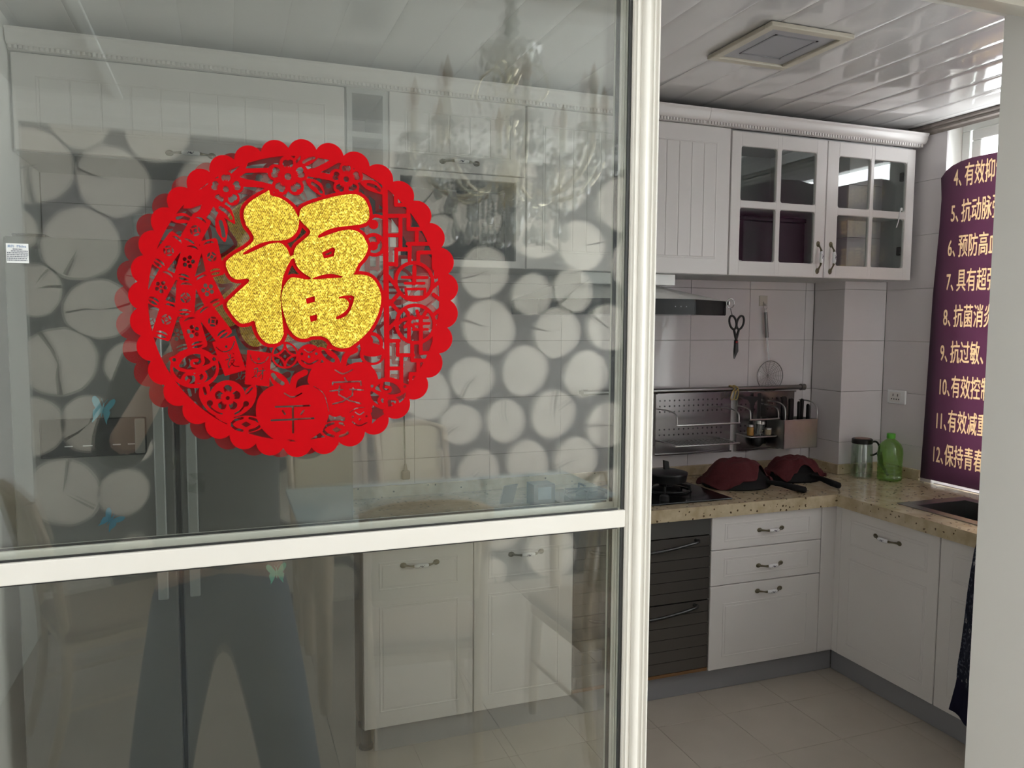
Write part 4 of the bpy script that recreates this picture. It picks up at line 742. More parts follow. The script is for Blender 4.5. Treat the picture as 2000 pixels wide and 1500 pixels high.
for z0, z1 in ((.405, .669), (.118, .402)):
    bm = B(); box(bm, OX0, OX1, YD + .008, YD + .02, z0, z1, .001, 1); d = obj('door', bm, M_blackg, ov)
    n = 6; top = z1
    hh = (z1 - z0) / n
    for i in range(n):
        bm = B(); box(bm, OX0, OX1, YD + .001, YD + .0078, z0 + i * hh + .0011, z0 + (i + 1) * hh - .0011); obj('slat', bm, M_oven, d)
    for dz, rr, m_ in ((-.026, .0068, M_ohan),):
        bm = B(); tube(bm, bez([(OX0 + .07, YD + .001, z1 + dz + .012), (OX0 + .085, YD - .026, z1 + dz + .008), ((OX0 + OX1) / 2, YD - .040, z1 + dz - .010), (OX1 - .085, YD - .026, z1 + dz + .008), (OX1 - .07, YD + .001, z1 + dz + .012)], 8), rr, 10); obj('handle', bm, m_, d, 60)
bm = B(); box(bm, OX0, OX1, YD + .002, YD + .02, .1035, .116); obj('sill_strip', bm, mat('brown_strip', (.20, .10, .04), .5), ov)
# drawers
c = base(1.8305, 2.385, 'white base cabinet with three drawers right of the oven')
for z0, z1, pan in ((.602, .742, None), (.454, .599, None), (.1, .451, None)):
    h = z1 - z0; iz = .032 if h < .2 else .05
    bm = place(door_bm(.5515, h, panels=[(.062, .49, iz, h - (iz if h < .2 else .075))]), (1.8315, YD, z0)); dr_ = obj('drawer', bm, M_cab, c)
for z in (.669, .519, .410): handle(c, (2.119, YD, z), (1, 0, 0), (0, -1, 0), .112)
# corner and right hand run (front of doors at X 2.46)
XD = 2.46
def rbase(y0, y1, label):
    c = thing('base_cabinet', label, 'cabinet', (2.74, (y0 + y1) / 2, .095))
    bm = B(); t = .016; x0, x1, z0, z1 = XD + .0185, XW - .002, .096, .744
    box(bm, x0, x1, y0, y0 + t, z0, z1); box(bm, x0, x1, y1 - t, y1, z0, z1); box(bm, x0, x1, y0 + t, y1 - t, z0, z0 + t); box(bm, x1 - .006, x1, y0 + t, y1 - t, z0 + t, z1); obj('carcass', bm, M_cabin, c); return c
c = thing('base_cabinet', 'narrow white filler panels closing the inner corner of base cabinets', 'cabinet', (2.43, 2.64, .095))
bm = B(); box(bm, 2.387, XD + .017, YD + .002, YD + .018, ZD0, ZD1, .001, 1); obj('filler', bm, M_cab, c)
bm = B(); box(bm, XD + .002, XD + .0175, 2.5995, YD + .0015, ZD0, ZD1, .001, 1); obj('filler', bm, M_cab, c)
c = rbase(2.108, 2.5985, 'white one door base cabinet under the sink, right of the corner')
obj('door', place(door_bm(.4885, ZD1 - ZD0, panels=[(.05, .44, .49, .60), (.05, .44, .055, .435)]), (XD, 2.5975, ZD0), 'x'), M_cab, c); handle(c, (XD, 2.349, .666), (0, -1, 0), (-1, 0, 0), .118)
c = rbase(1.60, 2.106, 'white one door base cabinet half hidden by the hanging apron')
obj('door', place(door_bm(.5, ZD1 - ZD0, panels=[(.05, .45, .49, .60), (.05, .45, .055, .435)]), (XD, 2.104, ZD0), 'x'), M_cab, c); hk = handle(c, (XD, 1.856, .666), (0, -1, 0), (-1, 0, 0), .118)
c = rbase(1.10, 1.598, 'white one door base cabinet at the near end of the window run')
obj('door', place(door_bm(.49, ZD1 - ZD0, panels=[(.05, .44, .49, .60), (.05, .44, .055, .435)]), (XD, 1.596, ZD0), 'x'), M_cab, c)
# plinths
bm = B(); box(bm, .47, 2.49, 2.662, 2.676, .001, .0955, .001, 1); struct('baseboard_back', bm, M_plinth)
bm = B(); box(bm, 2.4915, 2.505, 1.12, 2.6615, .001, .0955, .001, 1); struct('baseboard_right', bm, M_plinth)
t = thing('cabinet_foot', 'black round cabinet foot showing at the left end of the plinth', 'foot', (.447, 2.70, 0))
bm = B(); lathe(bm, [(.026, .001), (.026, .012), (.018, .016), (.018, .08), (.028, .085), (.028, .095)], 16, (.447, 2.70, 0)); obj('post', bm, M_black, t, 40)

# ---- worktop: L of speckled stone with upstand
def stone(name, spots):
    m = bpy.data.materials.new(name); m.use_nodes = True; nt = m.node_tree; b = nt.nodes['Principled BSDF']; N = nt.nodes.new; L = nt.links.new
    tc = N('ShaderNodeTexCoord'); n = N('ShaderNodeTexNoise'); n.inputs['Scale'].default_value = 22; n.inputs['Detail'].default_value = 6; L(tc.outputs['Object'], n.inputs['Vector'])
    r = N('ShaderNodeValToRGB'); r.color_ramp.elements[0].color = (.46, .37, .235, 1); r.color_ramp.elements[0].position = .35; r.color_ramp.elements[1].color = (.61, .515, .36, 1); r.color_ramp.elements[1].position = .65; L(n.outputs['Fac'], r.inputs[0])
    v = N('ShaderNodeTexVoronoi'); v.inputs['Scale'].default_value = 62; L(tc.outputs['Object'], v.inputs['Vector'])
    n2 = N('ShaderNodeTexNoise'); n2.inputs['Scale'].default_value = 160; L(tc.outputs['Object'], n2.inputs['Vector'])
    sc = N('ShaderNodeSeparateColor'); L(v.outputs['Color'], sc.inputs[0])
    a = N('ShaderNodeMath'); a.operation = 'MULTIPLY_ADD'; a.inputs[1].default_value = .35; L(n2.outputs['Fac'], a.inputs[0]); L(v.outputs['Distance'], a.inputs[2])
    lt = N('ShaderNodeMath'); lt.operation = 'LESS_THAN'; lt.inputs[1].default_value = spots[0]; L(a.outputs[0], lt.inputs[0])
    g = N('ShaderNodeMath'); g.operation = 'GREATER_THAN'; g.inputs[1].default_value = spots[1]; L(sc.outputs[0], g.inputs[0])
    mu = N('ShaderNodeMath'); mu.operation = 'MULTIPLY'; L(lt.outputs[0], mu.inputs[0]); L(g.outputs[0], mu.inputs[1])
    mx = N('ShaderNodeMix'); mx.data_type = 'RGBA'; L(mu.outputs[0], mx.inputs['Factor']); L(r.outputs[0], mx.inputs[6]); mx.inputs[7].default_value = (.11, .075, .04, 1); L(mx.outputs[2], b.inputs['Base Color'])
    b.inputs['Roughness'].default_value = .16; b.inputs['Specular IOR Level'].default_value = .5; return m
M_stone = stone('speckled_stone', (.48, .72)); M_stone2 = stone('stone_upstand', (.40, .9))
ZW = .796
t = thing('worktop', 'cream speckled stone worktop running along both walls', 'worktop', (1.7, 2.9, .745))
SX0, SX1, SY0, SY1 = 2.56, 2.885, 1.52, 2.372
def slab(z0, z1, yf, xf):
    bm = B(); e = .0
    box(bm, .425, xf, yf, YB - .009, z0, z1); box(bm, xf, SX0, 1.09, YB - .009, z0, z1) ; box(bm, SX0, SX1, 1.09, SY0, z0, z1); box(bm, SX0, SX1, SY1, 2.774, z0, z1); box(bm, SX1, XW - .002, 1.09, 2.774, z0, z1); box(bm, SX0, 2.774, 2.774, YB - .009, z0, z1); box(bm, 2.774, XW - .002, 2.774, 2.963, z0, z1)
    bmesh.ops.remove_doubles(bm, verts=bm.verts, dist=1e-5); return bm
bm = slab(.7455, ZW, 2.604, 2.438); obj('slab', bm, M_stone, t)
bm = B(); box(bm, .425, 2.759, YB - .0135, YB - .0005, ZW + .0005, .845, .003); box(bm, 2.7605, 2.7740, 2.952, YB - .0005, ZW + .0005, .845, .003); box(bm, 2.761, XW - .0005, 2.951, 2.9645, ZW + .0005, .845, .003); box(bm, XW - .0135, XW - .0005, 2.716, 2.950, ZW + .0005, .845, .003)
obj('upstand', bm, M_stone2, t)
# sink
s = thing('sink', 'stainless steel inset sink under the purple poster', 'sink', ((SX0 + SX1) / 2, 1.95, .65))
bm = B(); x0, x1, y0, y1 = SX0 - .018, SX1 + .018, SY0 - .018, SY1 + .018
for a in ((x0, SX0 + .03, y0, y1), (SX1 - .03, x1, y0, y1), (SX0 + .03, SX1 - .03, y0, SY0 + .03), (SX0 + .03, SX1 - .03, SY1 - .035, y1)): box(bm, *a, ZW + .0006, ZW + .0036, .0012, 1)
obj('rim', bm, M_steel, s)
bm = B(); X0, X1, Y0, Y1 = SX0 + .028, SX1 - .028, SY0 + .028, SY1 - .033
top = [bm.verts.new(p) for p in ((X0, Y0, ZW + .002), (X1, Y0, ZW + .002), (X1, Y1, ZW + .002), (X0, Y1, ZW + .002))]; bt = [bm.verts.new((p.co.x + (.02 if p.co.x < 2.7 else -.02), p.co.y + (.02 if p.co.y < 1.9 else -.02), .62)) for p in top]
for i in range(4): bm.faces.new((top[i], top[(i + 1) % 4], bt[(i + 1) % 4], bt[i]))
bm.faces.new(bt); bmesh.ops.solidify(bm, geom=bm.faces[:], thickness=.0015); obj('basin', bm, M_steeld, s)
bm = B(); lathe(bm, [(.001, .6225), (.03, .6225), (.035, .6245), (.001, .6247)], 20, ((X0 + X1) / 2, 1.95, 0)); obj('drain', bm, M_steel, s, 40)
# hob
h = thing('hob', 'black glass gas hob set into the worktop', 'hob', (1.55, 2.87, ZW))
HX0, HX1, HY0, HY1 = 1.245, 1.955, 2.668, 3.05
bm = B(); box(bm, HX0, HX1, HY0, HY1, ZW + .0005, ZW + .008, .003); obj('glass_top', bm, M_blackg, h)
for cx in (1.42, 1.78):
    bm = B(); lathe(bm, [(.062, ZW + .008), (.062, ZW + .016), (.05, ZW + .022), (.03, ZW + .024), (.03, ZW + .03), (.001, ZW + .031)], 28, (cx, 2.90, 0)); b_ = obj('burner', bm, M_black, h, 40)
    bm = B()
    tube(bm, [(cx + .105 * math.cos(a), 2.90 + .105 * math.sin(a), ZW + .014) for a in [2 * PI * k / 24 for k in range(24)]], .005, 6, True)
    for k in range(5):
        a = R(20 + 72 * k); d = V((math.cos(a), math.sin(a), 0)); c0 = V((cx, 2.90, 0))
        tube(bm, [c0 + d * .108 + V((0, 0, ZW + .012)), c0 + d * .108 + V((0, 0, ZW + .036)), c0 + d * .05 + V((0, 0, ZW + .036))], .0048, 6)
    obj('pan_support', bm, M_black, b_)
for cx in (1.53, 1.66):
    bm = B(); lathe(bm, [(.020, ZW + .0082), (.019, ZW + .026), (.015, ZW + .030), (.001, ZW + .030)], 20, (cx, 2.715, 0)); obj('knob', bm, M_black, h, 40)
t = thing('saucepan', 'small black lidded pan with upright knob on the hob', 'pan', (1.78, 2.90, ZW + .041))
bm = B(); z = ZW + .042; lathe(bm, [(.07, z), (.085, z + .004), (.09, z + .036), (.0, z + .036)], 28, (1.78, 2.90, 0)); obj('body', bm, M_black, t, 40)
bm = B(); lathe(bm, [(.0915, z + .0365), (.09, z + .042), (.05, z + .052), (.001, z + .055)], 28, (1.78, 2.90, 0)); l_ = obj('lid', bm, M_black, t, 40)
bm = B(); prism(bm, [(1.768, z + .053), (1.792, z + .053), (1.786, z + .088), (1.765, z + .094)], 2.893, 2.907, 'y'); obj('knob', bm, M_black, l_)
# ---- range hood
h = thing('range_hood', 'black fronted range hood with pale sloping canopy and duct', 'range hood', (1.585, 2.95, 1.55))
M_canopy = mat('pale_canopy', (.80, .80, .78), .35, .1)
F = [(1.16, 2.86), (1.42, 2.665), (1.752, 2.665), (2.035, 2.86), (2.035, 3.165), (1.16, 3.165)]
bm = B(); prism(bm, F, 1.553, 1.614, 'z'); bmesh.ops.bevel(bm, geom=bm.edges[:], offset=.003, segments=2, affect='EDGES'); fr_ = obj('front_band', bm, M_blackg, h)
bm = B(); lo = [bm.verts.new((x, y, 1.6145)) for x, y in F]; G = [(1.33, 2.95), (1.40, 2.90), (1.69, 2.90), (1.76, 2.95), (1.76, 3.165), (1.33, 3.165)]; hi = [bm.verts.new((x, y, 1.675)) for x, y in G]
for i in range(6): bm.faces.new((lo[i], lo[(i + 1) % 6], hi[(i + 1) % 6], hi[i]))
bm.faces.new(lo[::-1]); bm.faces.new(hi); obj('canopy', bm, M_canopy, h)
bm = B(); box(bm, 1.33, 1.76, 2.83, 3.165, 1.6755, 1.7205, .002); obj('duct', bm, M_canopy, h)
bm = B()
for x in (1.66, 1.685, 1.71): lathe(bm, [(.0022, 2.6655), (.0022, 2.6632)], 8, (x, 0, 1.585), 'y')
obj('button', bm, M_plinth, fr_)['kind'] = 'stuff'
# ============================================================ small kitchen things
# scissors on a hook at the right end of the hood
hk = thing('hook', 'small clear ring hook on the right end of the range hood', 'hook', (2.046, 2.90, 1.60))
bm = B(); tube(bm, [(2.050 + .020 * math.cos(a), 2.853 , 1.606 + .020 * math.sin(a)) for a in [2 * PI * k / 16 for k in range(16)]], .0022, 6, True); obj('ring', bm, M_steeld, hk, 60)
bm = B(); box(bm, 2.0365, 2.042, 2.846, 2.862, 1.598, 1.614, .001); obj('base', bm, M_steel, hk)
s = thing('scissors', 'black kitchen scissors with red rivet hanging beside the hood', 'scissors', (2.075, 2.853, 1.4))
def ring_pts(cx, cz, rx, rz, rot, n=18): return [(cx + rx * math.cos(a) * math.cos(rot) - rz * math.sin(a) * math.sin(rot), 0, cz + rx * math.cos(a) * math.sin(rot) + rz * math.sin(a) * math.cos(rot)) for a in [2 * PI * k / n for k in range(n)]]
for sg, y in ((-1, 2.852), (1, 2.857)):
    bm = B(); tube(bm, [(x + 2.086, y, z + 1.46) for x, _, z in ring_pts(sg * .021, .064, .017, .030, -sg * .30)], .0048, 8, True)
    tube(bm, [(2.086 + sg * .016, y, 1.498), (2.086 + sg * .006, y, 1.465), (2.086 - sg * .003, y, 1.436)], [.005, .006, .006], 8); obj('handle', bm, M_black, s, 60)
    bm = B(); prism(bm, [(2.086 - sg * .008, 1.448), (2.086 + sg * .004, 1.448), (2.0795 , 1.372), (2.078, 1.366), (2.086 - sg * .011, 1.40)], y - .0010, y + .0010, 'y'); obj('blade', bm, M_black, s)
bm = B(); lathe(bm, [(.005, 2.8465), (.005, 2.860)], 12, (2.086, 0, 1.440), 'y'); obj('rivet', bm, mat('red_plastic', (.45, .02, .02), .4), s)
bm = B(); tube(bm, [(2.052, 2.853, 1.584), (2.056, 2.853, 1.57), (2.064, 2.853, 1.548)], .0016, 6); obj('cord', bm, M_black, s)
# skimmer
hk = thing('hook', 'transparent stick on wall hook holding the wire skimmer', 'hook', (2.466, 3.166, 1.63))
bm = B(); box(bm, 2.442, 2.490, 3.1655, 3.1695, 1.605, 1.655, .002); obj('plate', bm, mat('hook_plate', (.60, .56, .50), .2), hk)
bm = B(); tube(bm, bez([(2.466, 3.165, 1.625), (2.466, 3.158, 1.61), (2.466, 3.150, 1.607), (2.466, 3.147, 1.616)], 5), .002, 6); obj('wire', bm, M_steel, hk, 60)
s = thing('skimmer', 'round wire mesh skimmer with steel handle hanging on the tiled wall', 'skimmer', (2.48, 3.15, 1.4))
bm = B(); tube(bm, [(2.466 + .010 * math.cos(a), 3.150, 1.6 + .011 * math.sin(a)) for a in [2 * PI * k / 14 for k in range(14)]], .0018, 6, True); tube(bm, [(2.467, 3.15, 1.589), (2.4675, 3.15, 1.575)], .004, 8); obj('hanging_loop', bm, M_steel, s, 60)
bm = B(); tube(bm, [(2.4675, 3.150, 1.575), (2.480, 3.150, 1.452)], .0082, 12); obj('grip', bm, mat('dull_grip', (.22, .22, .22), .3, .8), s, 40)
bm = B(); tube(bm, [(2.477, 3.150, 1.452), (2.492, 3.148, 1.335)], .0018, 6); tube(bm, [(2.483, 3.150, 1.452), (2.497, 3.148, 1.335)], .0018, 6); obj('stem', bm, M_steeld, s)
cx, cz, rr = 2.502, 1.264, .075
bm = B(); tube(bm, [(cx + rr * math.cos(a), 3.145, cz + rr * math.sin(a)) for a in [2 * PI * k / 32 for k in range(32)]], .0026, 8, True); obj('rim', bm, M_steeld, s, 60)
bm = B()
for k in range(1, 9):
    q = rr * k / 9; tube(bm, [(cx + q * math.cos(a), 3.145 + .018 * (1 - (q / rr) ** 2), cz + q * math.sin(a)) for a in [2 * PI * j / 20 for j in range(20)]], .0008, 4, True)
for k in range(8):
    a = PI * k / 8; tube(bm, [(cx + rr * t * math.cos(a), 3.145 + .018 * (1 - t * t), cz + rr * t * math.sin(a)) for t in (-1, -.5, 0, .5, 1)], .0008, 4)
obj('mesh', bm, M_steeld, s)['kind'] = 'stuff'
# rail with hanging rack
rk = thing('utensil_rail', 'steel wall rail with two perforated panels, wire baskets and knife box', 'rack', (2.1, 3.14, .9))
bm = B(); tube(bm, [(1.482, 3.125, 1.209), (2.690, 3.125, 1.209)], .0115, 14); obj('rail', bm, M_steeld, rk, 60)
for x in (1.494, 2.682): bm = B(); lathe(bm, [(.016, x - .012), (.016, x + .012)], 16, (0, 3.125, 1.209), 'x'); box(bm, x - .008, x + .008, 3.13, 3.169, 1.201, 1.217); obj('end_bracket', bm, M_steeld, rk, 40)
M_panel = mat('smoky_steel', (.21, .20, .20), .22, .85)
def panel(x0, x1, z0, z1):
    bm = B(); box(bm, x0, x1, 3.148, 3.151, z0, z1, .001, 1); box(bm, x0, x1, 3.136, 3.148, z1 - .004, z1); box(bm, x0, x1, 3.136, 3.148, z0, z0 + .006); p = obj('back_panel', bm, M_panel, rk)
    bm = B()
    nx = int((x1 - x0 - .03) / .026)
    for zz in [z1 - .035 - .026 * i for i in range(3)] + [z0 + .12 - .026 * i for i in range(2)]:
        for i in range(nx): lathe(bm, [(.0038, 3.1475), (.0038, 3.1482)], 8, (x0 + .022 + i * .026, 0, zz), 'y')
    obj('perforations', bm, M_black, p)['kind'] = 'stuff'; return p
panel(1.868, 2.282, .905, 1.195); panel(2.318, 2.655, .905, 1.190)
def basket(x0, x1, zt, zb, yf, m=M_steel, floor_=True):
    bm = B(); r = .0034
    tube(bm, bez([(x0, 3.146, zt + .058), (x0, yf + .06, zt + .058), (x0, yf + .008, zt + .045), (x0, yf, zt)], 5), r, 8); tube(bm, bez([(x1, 3.146, zt + .058), (x1, yf + .06, zt + .058), (x1, yf + .008, zt + .045), (x1, yf, zt)], 5), r, 8)
    tube(bm, [(x0 - .004, yf, zt), (x1 + .004, yf, zt)], .0045, 8); b_ = obj('basket', bm, m, rk, 60)
    bm = B(); tube(bm, bez([(x0, 3.146, zb + .004), (x0 + .004, yf + .02, zb), (x0 + .02, yf, zb), (x1 - .02, yf, zb), (x1 - .004, yf + .02, zb), (x1, 3.146, zb + .004)], 5), .0038, 8)
    obj('lower_hoop', bm, m, b_, 60)
    bm = B(); x = x0 + .02
    while x < x1: tube(bm, [(x, 3.145, zb), (x, yf + .004, zb)], .0016, 5); x += .022
    obj('floor_wires', bm, m, b_)['kind'] = 'stuff'
basket(1.895, 2.225, 1.062, .968, 3.005); basket(2.315, 2.475, 1.068, .985, 3.04)
kb = thing('knife_box', 'brushed steel knife box hanging on the right of the rail', 'knife box', (2.57, 3.05, .92))
bm = B(); x0, x1, y0, y1, z0, z1 = 2.477, 2.672, 3.0, 3.13, .927, 1.064
for a in ((x0, x1, y0, y0 + .002, z0, z1), (x0, x1, y1 - .002, y1, z0, z1), (x0, x0 + .002, y0, y1, z0, z1), (x1 - .002, x1, y0, y1, z0, z1), (x0, x1, y0, y1, z0, z0 + .002)): box(bm, *a)
box(bm, x0 - .003, x1 + .003, y0 - .003, y0 + .004, z1 - .004, z1 + .002, .001, 1); obj('box', bm, M_steel, kb)
for x in (2.482, 2.668): bm = B(); tube(bm, bez([(x, 3.128, 1.145), (x, 3.05, 1.145), (x, 3.006, 1.12), (x, 3.001, 1.064)], 6), .0036, 8); obj('hanger', bm, M_steel, kb, 60)
def knife(x, y, top, lab, wv=.014, tilt=0):
    t = thing('knife', lab, 'knife', (x, y, .94), 'knives in the steel knife box')
    bm = B(); prism(bm, [(x - wv / 2, 1.03), (x + wv / 2, 1.03), (x + wv / 2 + tilt, top - .008), (x + tilt, top), (x - wv / 2 + tilt, top - .006)], y - .007, y + .007, 'y'); bmesh.ops.bevel(bm, geom=bm.edges[:], offset=.002, segments=2, affect='EDGES'); obj('grip', bm, M_black, t)
    bm = B(); box(bm, x - wv * .6, x + wv * .6, y - .0008, y + .0008, .938, 1.0295); obj('blade', bm, M_steel, t)
knife(2.520, 3.06, 1.175, 'tallest black handled knife in the box, at the left', .024); knife(2.553, 3.05, 1.165, 'thick black handled knife second from left in the box', .022)
knife(2.592, 3.04, 1.150, 'thin black handled knife in the middle of the box', .012); knife(2.620, 3.055, 1.160, 'black handled knife third from right in the steel box', .016, .003); knife(2.647, 3.04, 1.135, 'short black handled knife at the right end of the box', .014)
sp = thing('spatula', 'black wide spatula hanging from the rail above the shaker jars', 'spatula', (2.345, 3.09, 1.0))
bm = B(); prism(bm, [(2.285, 1.172), (2.30, 1.166), (2.33, 1.158), (2.345, 1.140), (2.350, 1.095), (2.366, 1.095), (2.370, 1.140), (2.385, 1.155), (2.405, 1.160), (2.400, 1.170), (2.345, 1.176)], 3.086, 3.091, 'y'); obj('blade', bm, M_black, sp)
bm = B(); tube(bm, [(2.358, 3.089, 1.097), (2.360, 3.089, .995)], .006, 8); obj('handle', bm, M_black, sp, 60)
sp = thing('ladle', 'black ladle handle hanging behind the right basket', 'ladle', (2.42, 3.12, .95))
bm = B(); box(bm, 2.412, 2.432, 3.117, 3.123, .98, 1.186, .003); obj('handle', bm, M_black, sp); bm = B(); lathe(bm, [(.001, 3.10), (.024, 3.105), (.032, 3.117), (.032, 3.125), (.001, 3.126)], 18, (2.422, 0, .955), 'y'); obj('cup', bm, M_black, sp, 50)
M_gold = mat('gold_band', (.45, .33, .12), .45, .4)
for i, x in enumerate((2.262, 2.282)):
    t = thing('rubber_band', ('tan rubber band looped on the rail, the left one of two', 'tan rubber band looped on the rail, the right one of two')[i], 'band', (x, 3.125, 1.2))
    bm = B(); tube(bm, bez([(x - .008, 3.112, 1.222), (x + .006, 3.108, 1.216), (x + .012, 3.108, 1.19), (x + .002, 3.108, 1.16), (x - .012, 3.109, 1.165), (x - .004, 3.108, 1.195), (x + .008, 3.109, 1.21), (x + .004, 3.128, 1.2235), (x - .008, 3.128, 1.2235), (x - .009, 3.112, 1.222)], 4), .0028, 6); obj('loop', bm, M_gold, t, 60)
for x, y, h_, m_, lab in ((2.350, 3.085, .055, mat('amber_spice', (.40, .22, .06), .4), 'small amber spice jar in the right wire basket'), (2.385, 3.07, .075, None, 'clear shaker jar with steel lid in the right wire basket'), (2.415, 3.085, .068, None, 'shiny steel topped shaker beside the clear shaker jar'), (2.448, 3.08, .035, mat('tan_tin', (.45, .36, .24), .4), 'low tan tin at the right end of the wire basket')):
    t = thing('spice_jar', lab, 'jar', (x, y, .987)); z = .9875
    bm = B(); lathe(bm, [(.015, z), (.016, z + .003), (.016, z + h_ * .7), (.013, z + h_ * .75)], 16, (x, y, 0)); obj('body', bm, m_ or M_clear, t, 40)
    bm = B(); lathe(bm, [(.0165, z + h_ * .752), (.0165, z + h_ * .95), (.012, z + h_), (.001, z + h_)], 16, (x, y, 0)); obj('lid', bm, M_steel, t, 40)
# two pots under maroon cloths
M_cloth = mat('maroon_cloth', (.105, .014, .018), .9, noise=(70, .4, (.075, .010, .013)), bump=(120, .3))
def covered_pan(cx, cy, rx, ry, h, hd, labels, seed):
    t = thing('frying_pan', labels[0], 'pan', (cx, cy, ZW))
    bm = B(); lathe(bm, [(.96, .0), (1, .006), (.99, .018), (.90, .040), (.80, .40 * h), (.6, .70 * h), (.3, .80 * h), (.001, .82 * h)], 32)
    for v in bm.verts: v.co = V((cx + v.co.x * rx, cy + v.co.y * ry, ZW + .0008 + v.co.z))
    obj('body', bm, M_cast, t, 40)
    d = V((hd[0], hd[1], 0)).normalized(); p0 = V((cx, cy, 0)) + V((d.x * rx, d.y * ry, 0)) * .96
    L = hd[2]; bm = B(); tube(bm, [p0 + V((0, 0, ZW + .03)), p0 + d * L * .35 + V((0, 0, ZW + .028)), p0 + d * L * .7 + V((0, 0, ZW + .020)), p0 + d * L * .97 + V((0, 0, ZW + .0155)), p0 + d * L + V((0, 0, ZW + .0155))], [.009, .0115, .0145, .0140, .009], 10); obj('handle', bm, M_cast, t, 50)
    random.seed(seed); n, m_ = 18, 56; bm = B(); rings = []
    ph = [random.uniform(0, 6.28) for _ in range(4)]
    for i in range(n + 1):
        u = i / n; ring = []
        for k in range(m_):
            a = 2 * PI * k / m_
            reach = 1.0 + .10 * math.sin(2 * a + ph[0]) + .07 * math.sin(3 * a + ph[1]) + .05 * math.sin(5 * a + ph[2]) - .20 * max(0, math.cos(a - math.atan2(d.y, d.x))) ** 4
            q = u * reach * 1.06
            top = .84 * h * max(0, 1 - (q) ** 3.6) ** .9 if q < 1 else 0
            z = max(top, .010) + .006 + .010 * u * math.sin(6 * a + ph[3]) * (1 if q > .5 else .3) + .004 * math.sin(9 * a + 7 * u) * u + .003 * math.sin(17 * q + 3 * math.cos(a))
            z = max(z, (.044 if q < .99 else .016) if q < 1.02 else .006) if q > .85 else z + .004
            ring.append(bm.verts.new((cx + q * rx * math.cos(a), cy + q * ry * math.sin(a), ZW + z)))
        rings.append(ring)
    for A, C in zip(rings, rings[1:]):
        for k in range(m_): bm.faces.new((A[k], A[(k + 1) % m_], C[(k + 1) % m_], C[k]))
    bmesh.ops.remove_doubles(bm, verts=bm.verts, dist=1e-5)
    o = obj('cover_cloth', bm, M_cloth, None, 2); tag(o, labels[1], 'cloth')
    md = o.modifiers.new('thickness', 'SOLIDIFY'); md.thickness = .002; md.offset = 1
covered_pan(2.145, 2.905, .158, .130, .130, (.55, -.83, .17), ('black wok under the left maroon cloth, its handle pointing out', 'left maroon cloth draped over a black wok on the worktop'), 4)
covered_pan(2.492, 2.945, .140, .112, .112, (.12, -.99, .155), ('black pan under the right maroon cloth, its handle pointing out', 'right maroon cloth draped over a black pan near the corner'), 9)
# jar, bottle
t = thing('glass_jug', 'clear glass jar with black lid and looped handle by the corner column', 'jar', (2.862, 2.872, ZW + .001))
M_jar = glass('jar_glass', (.86, .90, .89), .09)
z = ZW + .0015; c0 = (2.826, 2.872, 0)
bm = B(); lathe(bm, [(.045, z), (.050, z + .004), (.051, z + .05), (.049, z + .07), (.047, z + .148), (.043, z + .160), (.041, z + .160), (.045, z + .146), (.047, z + .07), (.048, z + .05), (.046, z + .008), (.001, z + .007)], 32, c0); obj('body', bm, M_jar, t, 40)
bm = B(); lathe(bm, [(.0455, z + .1605), (.0465, z + .164), (.0465, z + .180), (.043, z + .184), (.001, z + .184)], 32, c0); l_ = obj('lid', bm, M_black, t, 40)
bm = B(); lathe(bm, [(.034, z + .1842), (.033, z + .1862), (.001, z + .1864)], 24, c0); obj('lid_disc', bm, mat('brown_disc', (.25, .12, .09), .4), l_)
bm = B(); tube(bm, bez([(2.866, 2.858, z + .166), (2.888, 2.850, z + .168), (2.902, 2.846, z + .150), (2.900, 2.846, z + .120), (2.880, 2.852, z + .106), (2.8655, 2.858, z + .104)], 5), .0048, 8); obj('handle', bm, M_black, t, 60)
t = thing('plastic_bottle', 'translucent green plastic bottle with green cap beside the glass jar', 'bottle', (2.90, 2.765, ZW + .001))
M_green = glass('green_plastic', (.60, .80, .42), .07, .15, .12); M_green.node_tree.nodes['Diffuse BSDF'].inputs[0].default_value = (.30, .55, .14, 1)
c0 = (2.893, 2.768, 0); w_ = lambda i: .0012 * math.sin(i * 2.2)
pr = [(.044, z), (.052, z + .004), (.054, z + .012)] + [(.053 + w_(i), z + .012 + .0062 * i) for i in range(1, 12)] + [(.054, z + .09), (.055, z + .13), (.053, z + .150), (.044, z + .170), (.028, z + .186), (.019, z + .192), (.0165, z + .196)]
bm = B(); lathe(bm, pr, 32, c0); obj('body', bm, M_green, t, 40)
bm = B(); lathe(bm, [(.0185, z + .1965), (.019, z + .198), (.019, z + .217), (.017, z + .219), (.001, z + .219)], 24, c0); obj('cap', bm, mat('green_cap', (.10, .42, .04), .4), t, 40)
t = thing('peeler', 'black handled tool leaning behind the green bottle', 'utensil', (2.91, 2.84, ZW))
bm = B(); tube(bm, [(2.902, 2.8385, ZW + .105), (2.915, 2.838, ZW + .06), (2.955, 2.838, ZW + .0075)], [.012, .0085, .006], 8); obj('handle', bm, M_black, t, 60)
bm = B(); box(bm, 2.888, 2.914, 2.834, 2.843, ZW + .104, ZW + .122, .003); obj('head', bm, M_black, t)
